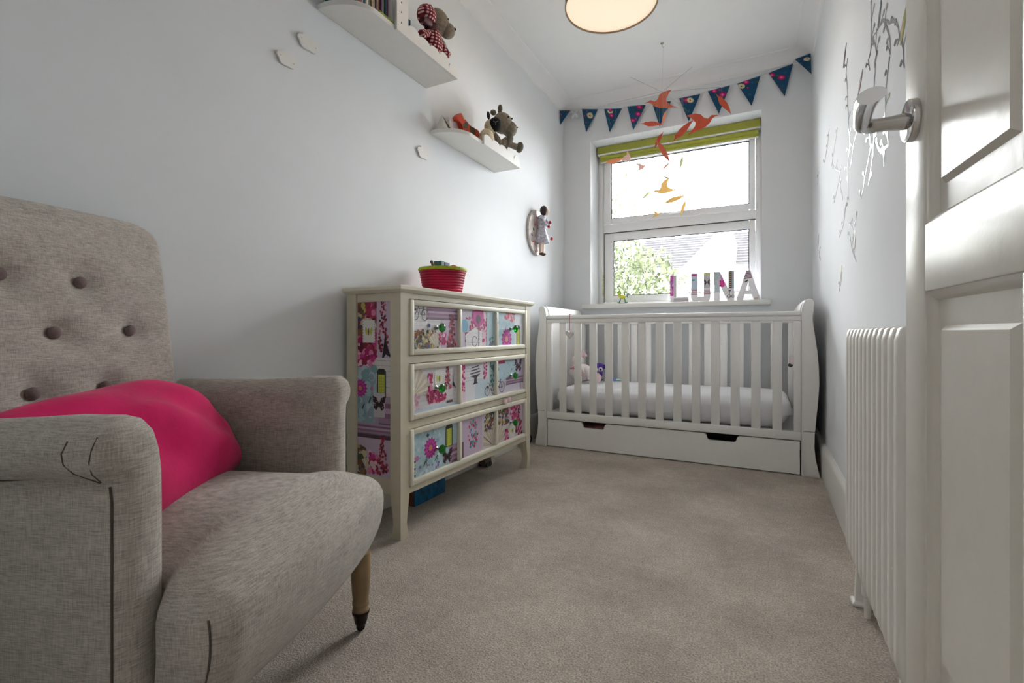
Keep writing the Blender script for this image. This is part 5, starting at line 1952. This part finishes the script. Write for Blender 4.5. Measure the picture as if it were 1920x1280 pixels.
# ================================================================== odds and ends on the floor
g = thing('patterned_box', 'blue patterned box pushed under the chest of drawers', 'box', (-1.29, 1.66, 0))
obj('body', bx(-1.36, 1.585, .001, -1.275, 1.80, .105, .002), M('blue_pattern_card', (14, 92, 132), .5, nscale=34, namt=.8), g)
obj('end_label', bx(-1.355, 1.5835, .004, -1.28, 1.5848, .1, 0), M('brown_card', (120, 72, 44), .7), g)
obj('lid', bx(-1.362, 1.583, .1055, -1.273, 1.802, .122, .002), M('teal_pattern_card', (12, 70, 100), .5, nscale=50, namt=.9), g)
g = thing('white_gadget', 'small white rounded gadget with a dark cable between chest and cot', 'gadget', (-1.345, 2.76, .05))
obj('body', ell(nb(), (-1.338, 2.735, .072), (.036, .030, .040)), M('white_gloss_plastic', (228, 228, 230), .3), g, 80)
obj('grille', ell(nb(), (-1.308, 2.722, .070), (.008, .014, .018)), M('grey_grille', (120, 120, 124), .5), g, 80)
obj('stand', lathe(nb(), [(.034, .001), (.036, .006), (.030, .022), (.014, .034)], 20, (-1.335, 2.735, 0)), M('pale_grey_plastic', (196, 198, 190), .4), g)
obj('cable', tube(nb(), [(-1.318, 2.755, .030), (-1.308, 2.775, .075), (-1.306, 2.786, .045), (-1.318, 2.77, .010), (-1.34, 2.70, .006)], .006, 8), M('black_cable', (28, 28, 30), .5), g)
g = thing('floor_toy', 'small dark wheeled toy on the carpet behind the chest', 'toy', (-1.33, 2.25, 0))
obj('body', bx(-1.352, 2.215, .012, -1.312, 2.285, .040, .006), M('brown_wood', (92, 76, 66), .6), g)
for yy in (2.232, 2.268):
    for xx in (-1.355, -1.309):
        obj('wheel', lathe(nb(), [(.012, -.003), (.012, .003)], 16, (xx, yy, .012), 'x'), GASK, g)

# ================================================================== silver branch stickers on the right wall
dec = thing('wall_sticker', 'silver foil branch sticker with small birds on the right wall', 'wall sticker', (XR, 2.0, 1.3))


def onwall(y_, z_, h_):
    return (XR - .0004 - h_, y_, z_)


rn = random.Random(8)
BR = [[(1.597, 1.583), (1.629, 1.558)], [(1.393, 1.400), (1.412, 1.389)], [(1.623, 1.554), (1.561, 1.534), (1.515, 1.505), (1.431, 1.458), (1.402, 1.426), (1.388, 1.399)],
      [(1.543, 1.520), (1.504, 1.470), (1.477, 1.421), (1.482, 1.404)], [(1.388, 1.399), (1.366, 1.369), (1.357, 1.338), (1.348, 1.307)],
      [(1.636, 1.559), (1.649, 1.536), (1.649, 1.489), (1.669, 1.474), (1.662, 1.443)], [(1.722, 1.686), (1.719, 1.641), (1.719, 1.583), (1.726, 1.531), (1.764, 1.533), (1.734, 1.488)],
      [(2.161, 1.736), (2.185, 1.692), (2.149, 1.589)], [(2.126, 1.466), (2.095, 1.398), (2.157, 1.330), (2.126, 1.204)], [(1.943, 1.398), (2.037, 1.363), (2.095, 1.311)],
      [(1.749, 1.325), (1.729, 1.259), (1.813, 1.193), (1.881, 1.149)], [(1.672, 1.296), (1.690, 1.227), (1.759, 1.158)], [(1.654, 1.252), (1.585, 1.196), (1.507, 1.190), (1.515, 1.236)],
      [(1.545, 1.196), (1.550, 1.150)], [(2.429, 1.581), (2.515, 1.537), (2.607, 1.485)], [(2.706, 1.685), (2.786, 1.618), (2.901, 1.583)],
      [(2.350, 1.372), (2.409, 1.334), (2.537, 1.293)], [(2.369, 1.340), (2.275, 1.241)], [(2.189, 1.210), (2.258, 1.143), (2.369, 1.111)], [(2.126, 1.117), (2.037, 1.085), (1.982, 1.097)],
      [(1.995, 1.072), (1.995, 1.009)], [(2.126, 1.087), (2.065, 1.020), (1.969, .960)], [(3.200, 1.624), (3.237, 1.559)], [(3.164, 1.176), (3.094, 1.115)], [(2.331, .922), (2.369, .892)],
      [(1.662, 1.443), (1.70, 1.38), (1.749, 1.325)], [(1.482, 1.404), (1.53, 1.34), (1.545, 1.26), (1.515, 1.236)], [(2.149, 1.589), (2.14, 1.52), (2.126, 1.466)], [(2.607, 1.485), (2.5, 1.43), (2.35, 1.372)]]
for P in BR:
    n_ = len(P)
    # finer, slightly crooked line
    Q = []
    for i in range(n_ - 1):
        a, b_ = Vector(P[i]), Vector(P[i + 1])
        m_ = max(2, int((b_ - a).length / .03))
        for q in range(m_):
            Q.append(a.lerp(b_, q / m_) + Vector((rn.uniform(-.006, .006), rn.uniform(-.003, .003))))
    Q.append(Vector(P[-1]))
    w0 = .010 if len(Q) > 4 else .008
    bm = ribbon(nb(), [(v.x, v.y) for v in Q], [w0 * (1 - .55 * i / len(Q)) for i in range(len(Q))], onwall)
    br = obj('branch', bm, SILVER, dec, None)
    for i in range(1, len(Q), 2):               # buds and short twigs
        s = rn.choice((-1, 1))
        v = Q[i]
        tip = v + Vector((s * rn.uniform(.02, .05), rn.uniform(.008, .030)))
        obj('twig', ribbon(nb(), [(v.x, v.y), ((v.x + tip.x) / 2, (v.y + tip.y) / 2 + .004), (tip.x, tip.y)], [.004, .004, .003], onwall, .0007), SILVER, br, None)
        bm = nb()
        prism(bm, [(tip.x + .012 * math.cos(2 * PI * q / 6), tip.y + .007 * math.sin(2 * PI * q / 6)) for q in range(6)], 'x', XR - .0012, XR - .0004)
        obj('bud', bm, SILVER, br, None)
STB = [((1.579, 1.598), (1.629, 1.545), .022, (112, 134, 150), (150, 110, 110)), ((1.327, 1.434), (1.385, 1.376), .030, (160, 166, 84), (198, 168, 120)), ((2.178, 1.804), (2.262, 1.752), .032, (84, 76, 84), (120, 100, 110)),
       ((1.846, 1.546), (1.936, 1.500), .024, (90, 80, 84), (206, 130, 120)), ((2.30, .989), (2.335, .915), .026, (206, 196, 150), (110, 110, 104)), ((1.985, 1.085), (2.005, 1.005), .020, (196, 180, 150), (150, 150, 150)), ((3.18, 1.272), (3.237, 1.205), .030, (150, 150, 156), (190, 190, 190))]
for (a, b_, w_, c1, c2) in STB:
    A, B = Vector(a), Vector(b_)
    pts = [A.lerp(B, t) for t in (0, .25, .5, .75, 1)]
    t = obj('bird_sticker', ribbon(nb(), [(p.x, p.y) for p in pts], [.003, w_ * .7, w_, w_ * .8, .006], onwall, .0009), M('sticker_%d_%d' % (c1[0], c1[1]), c1, .4), dec, None)
    obj('wing', ribbon(nb(), [(p.x + .004, p.y - .004) for p in pts[1:4]], [.004, w_ * .5, .004], onwall, .0013), M('sticker_%d_%d' % (c2[0], c2[1]), c2, .4), t, None)
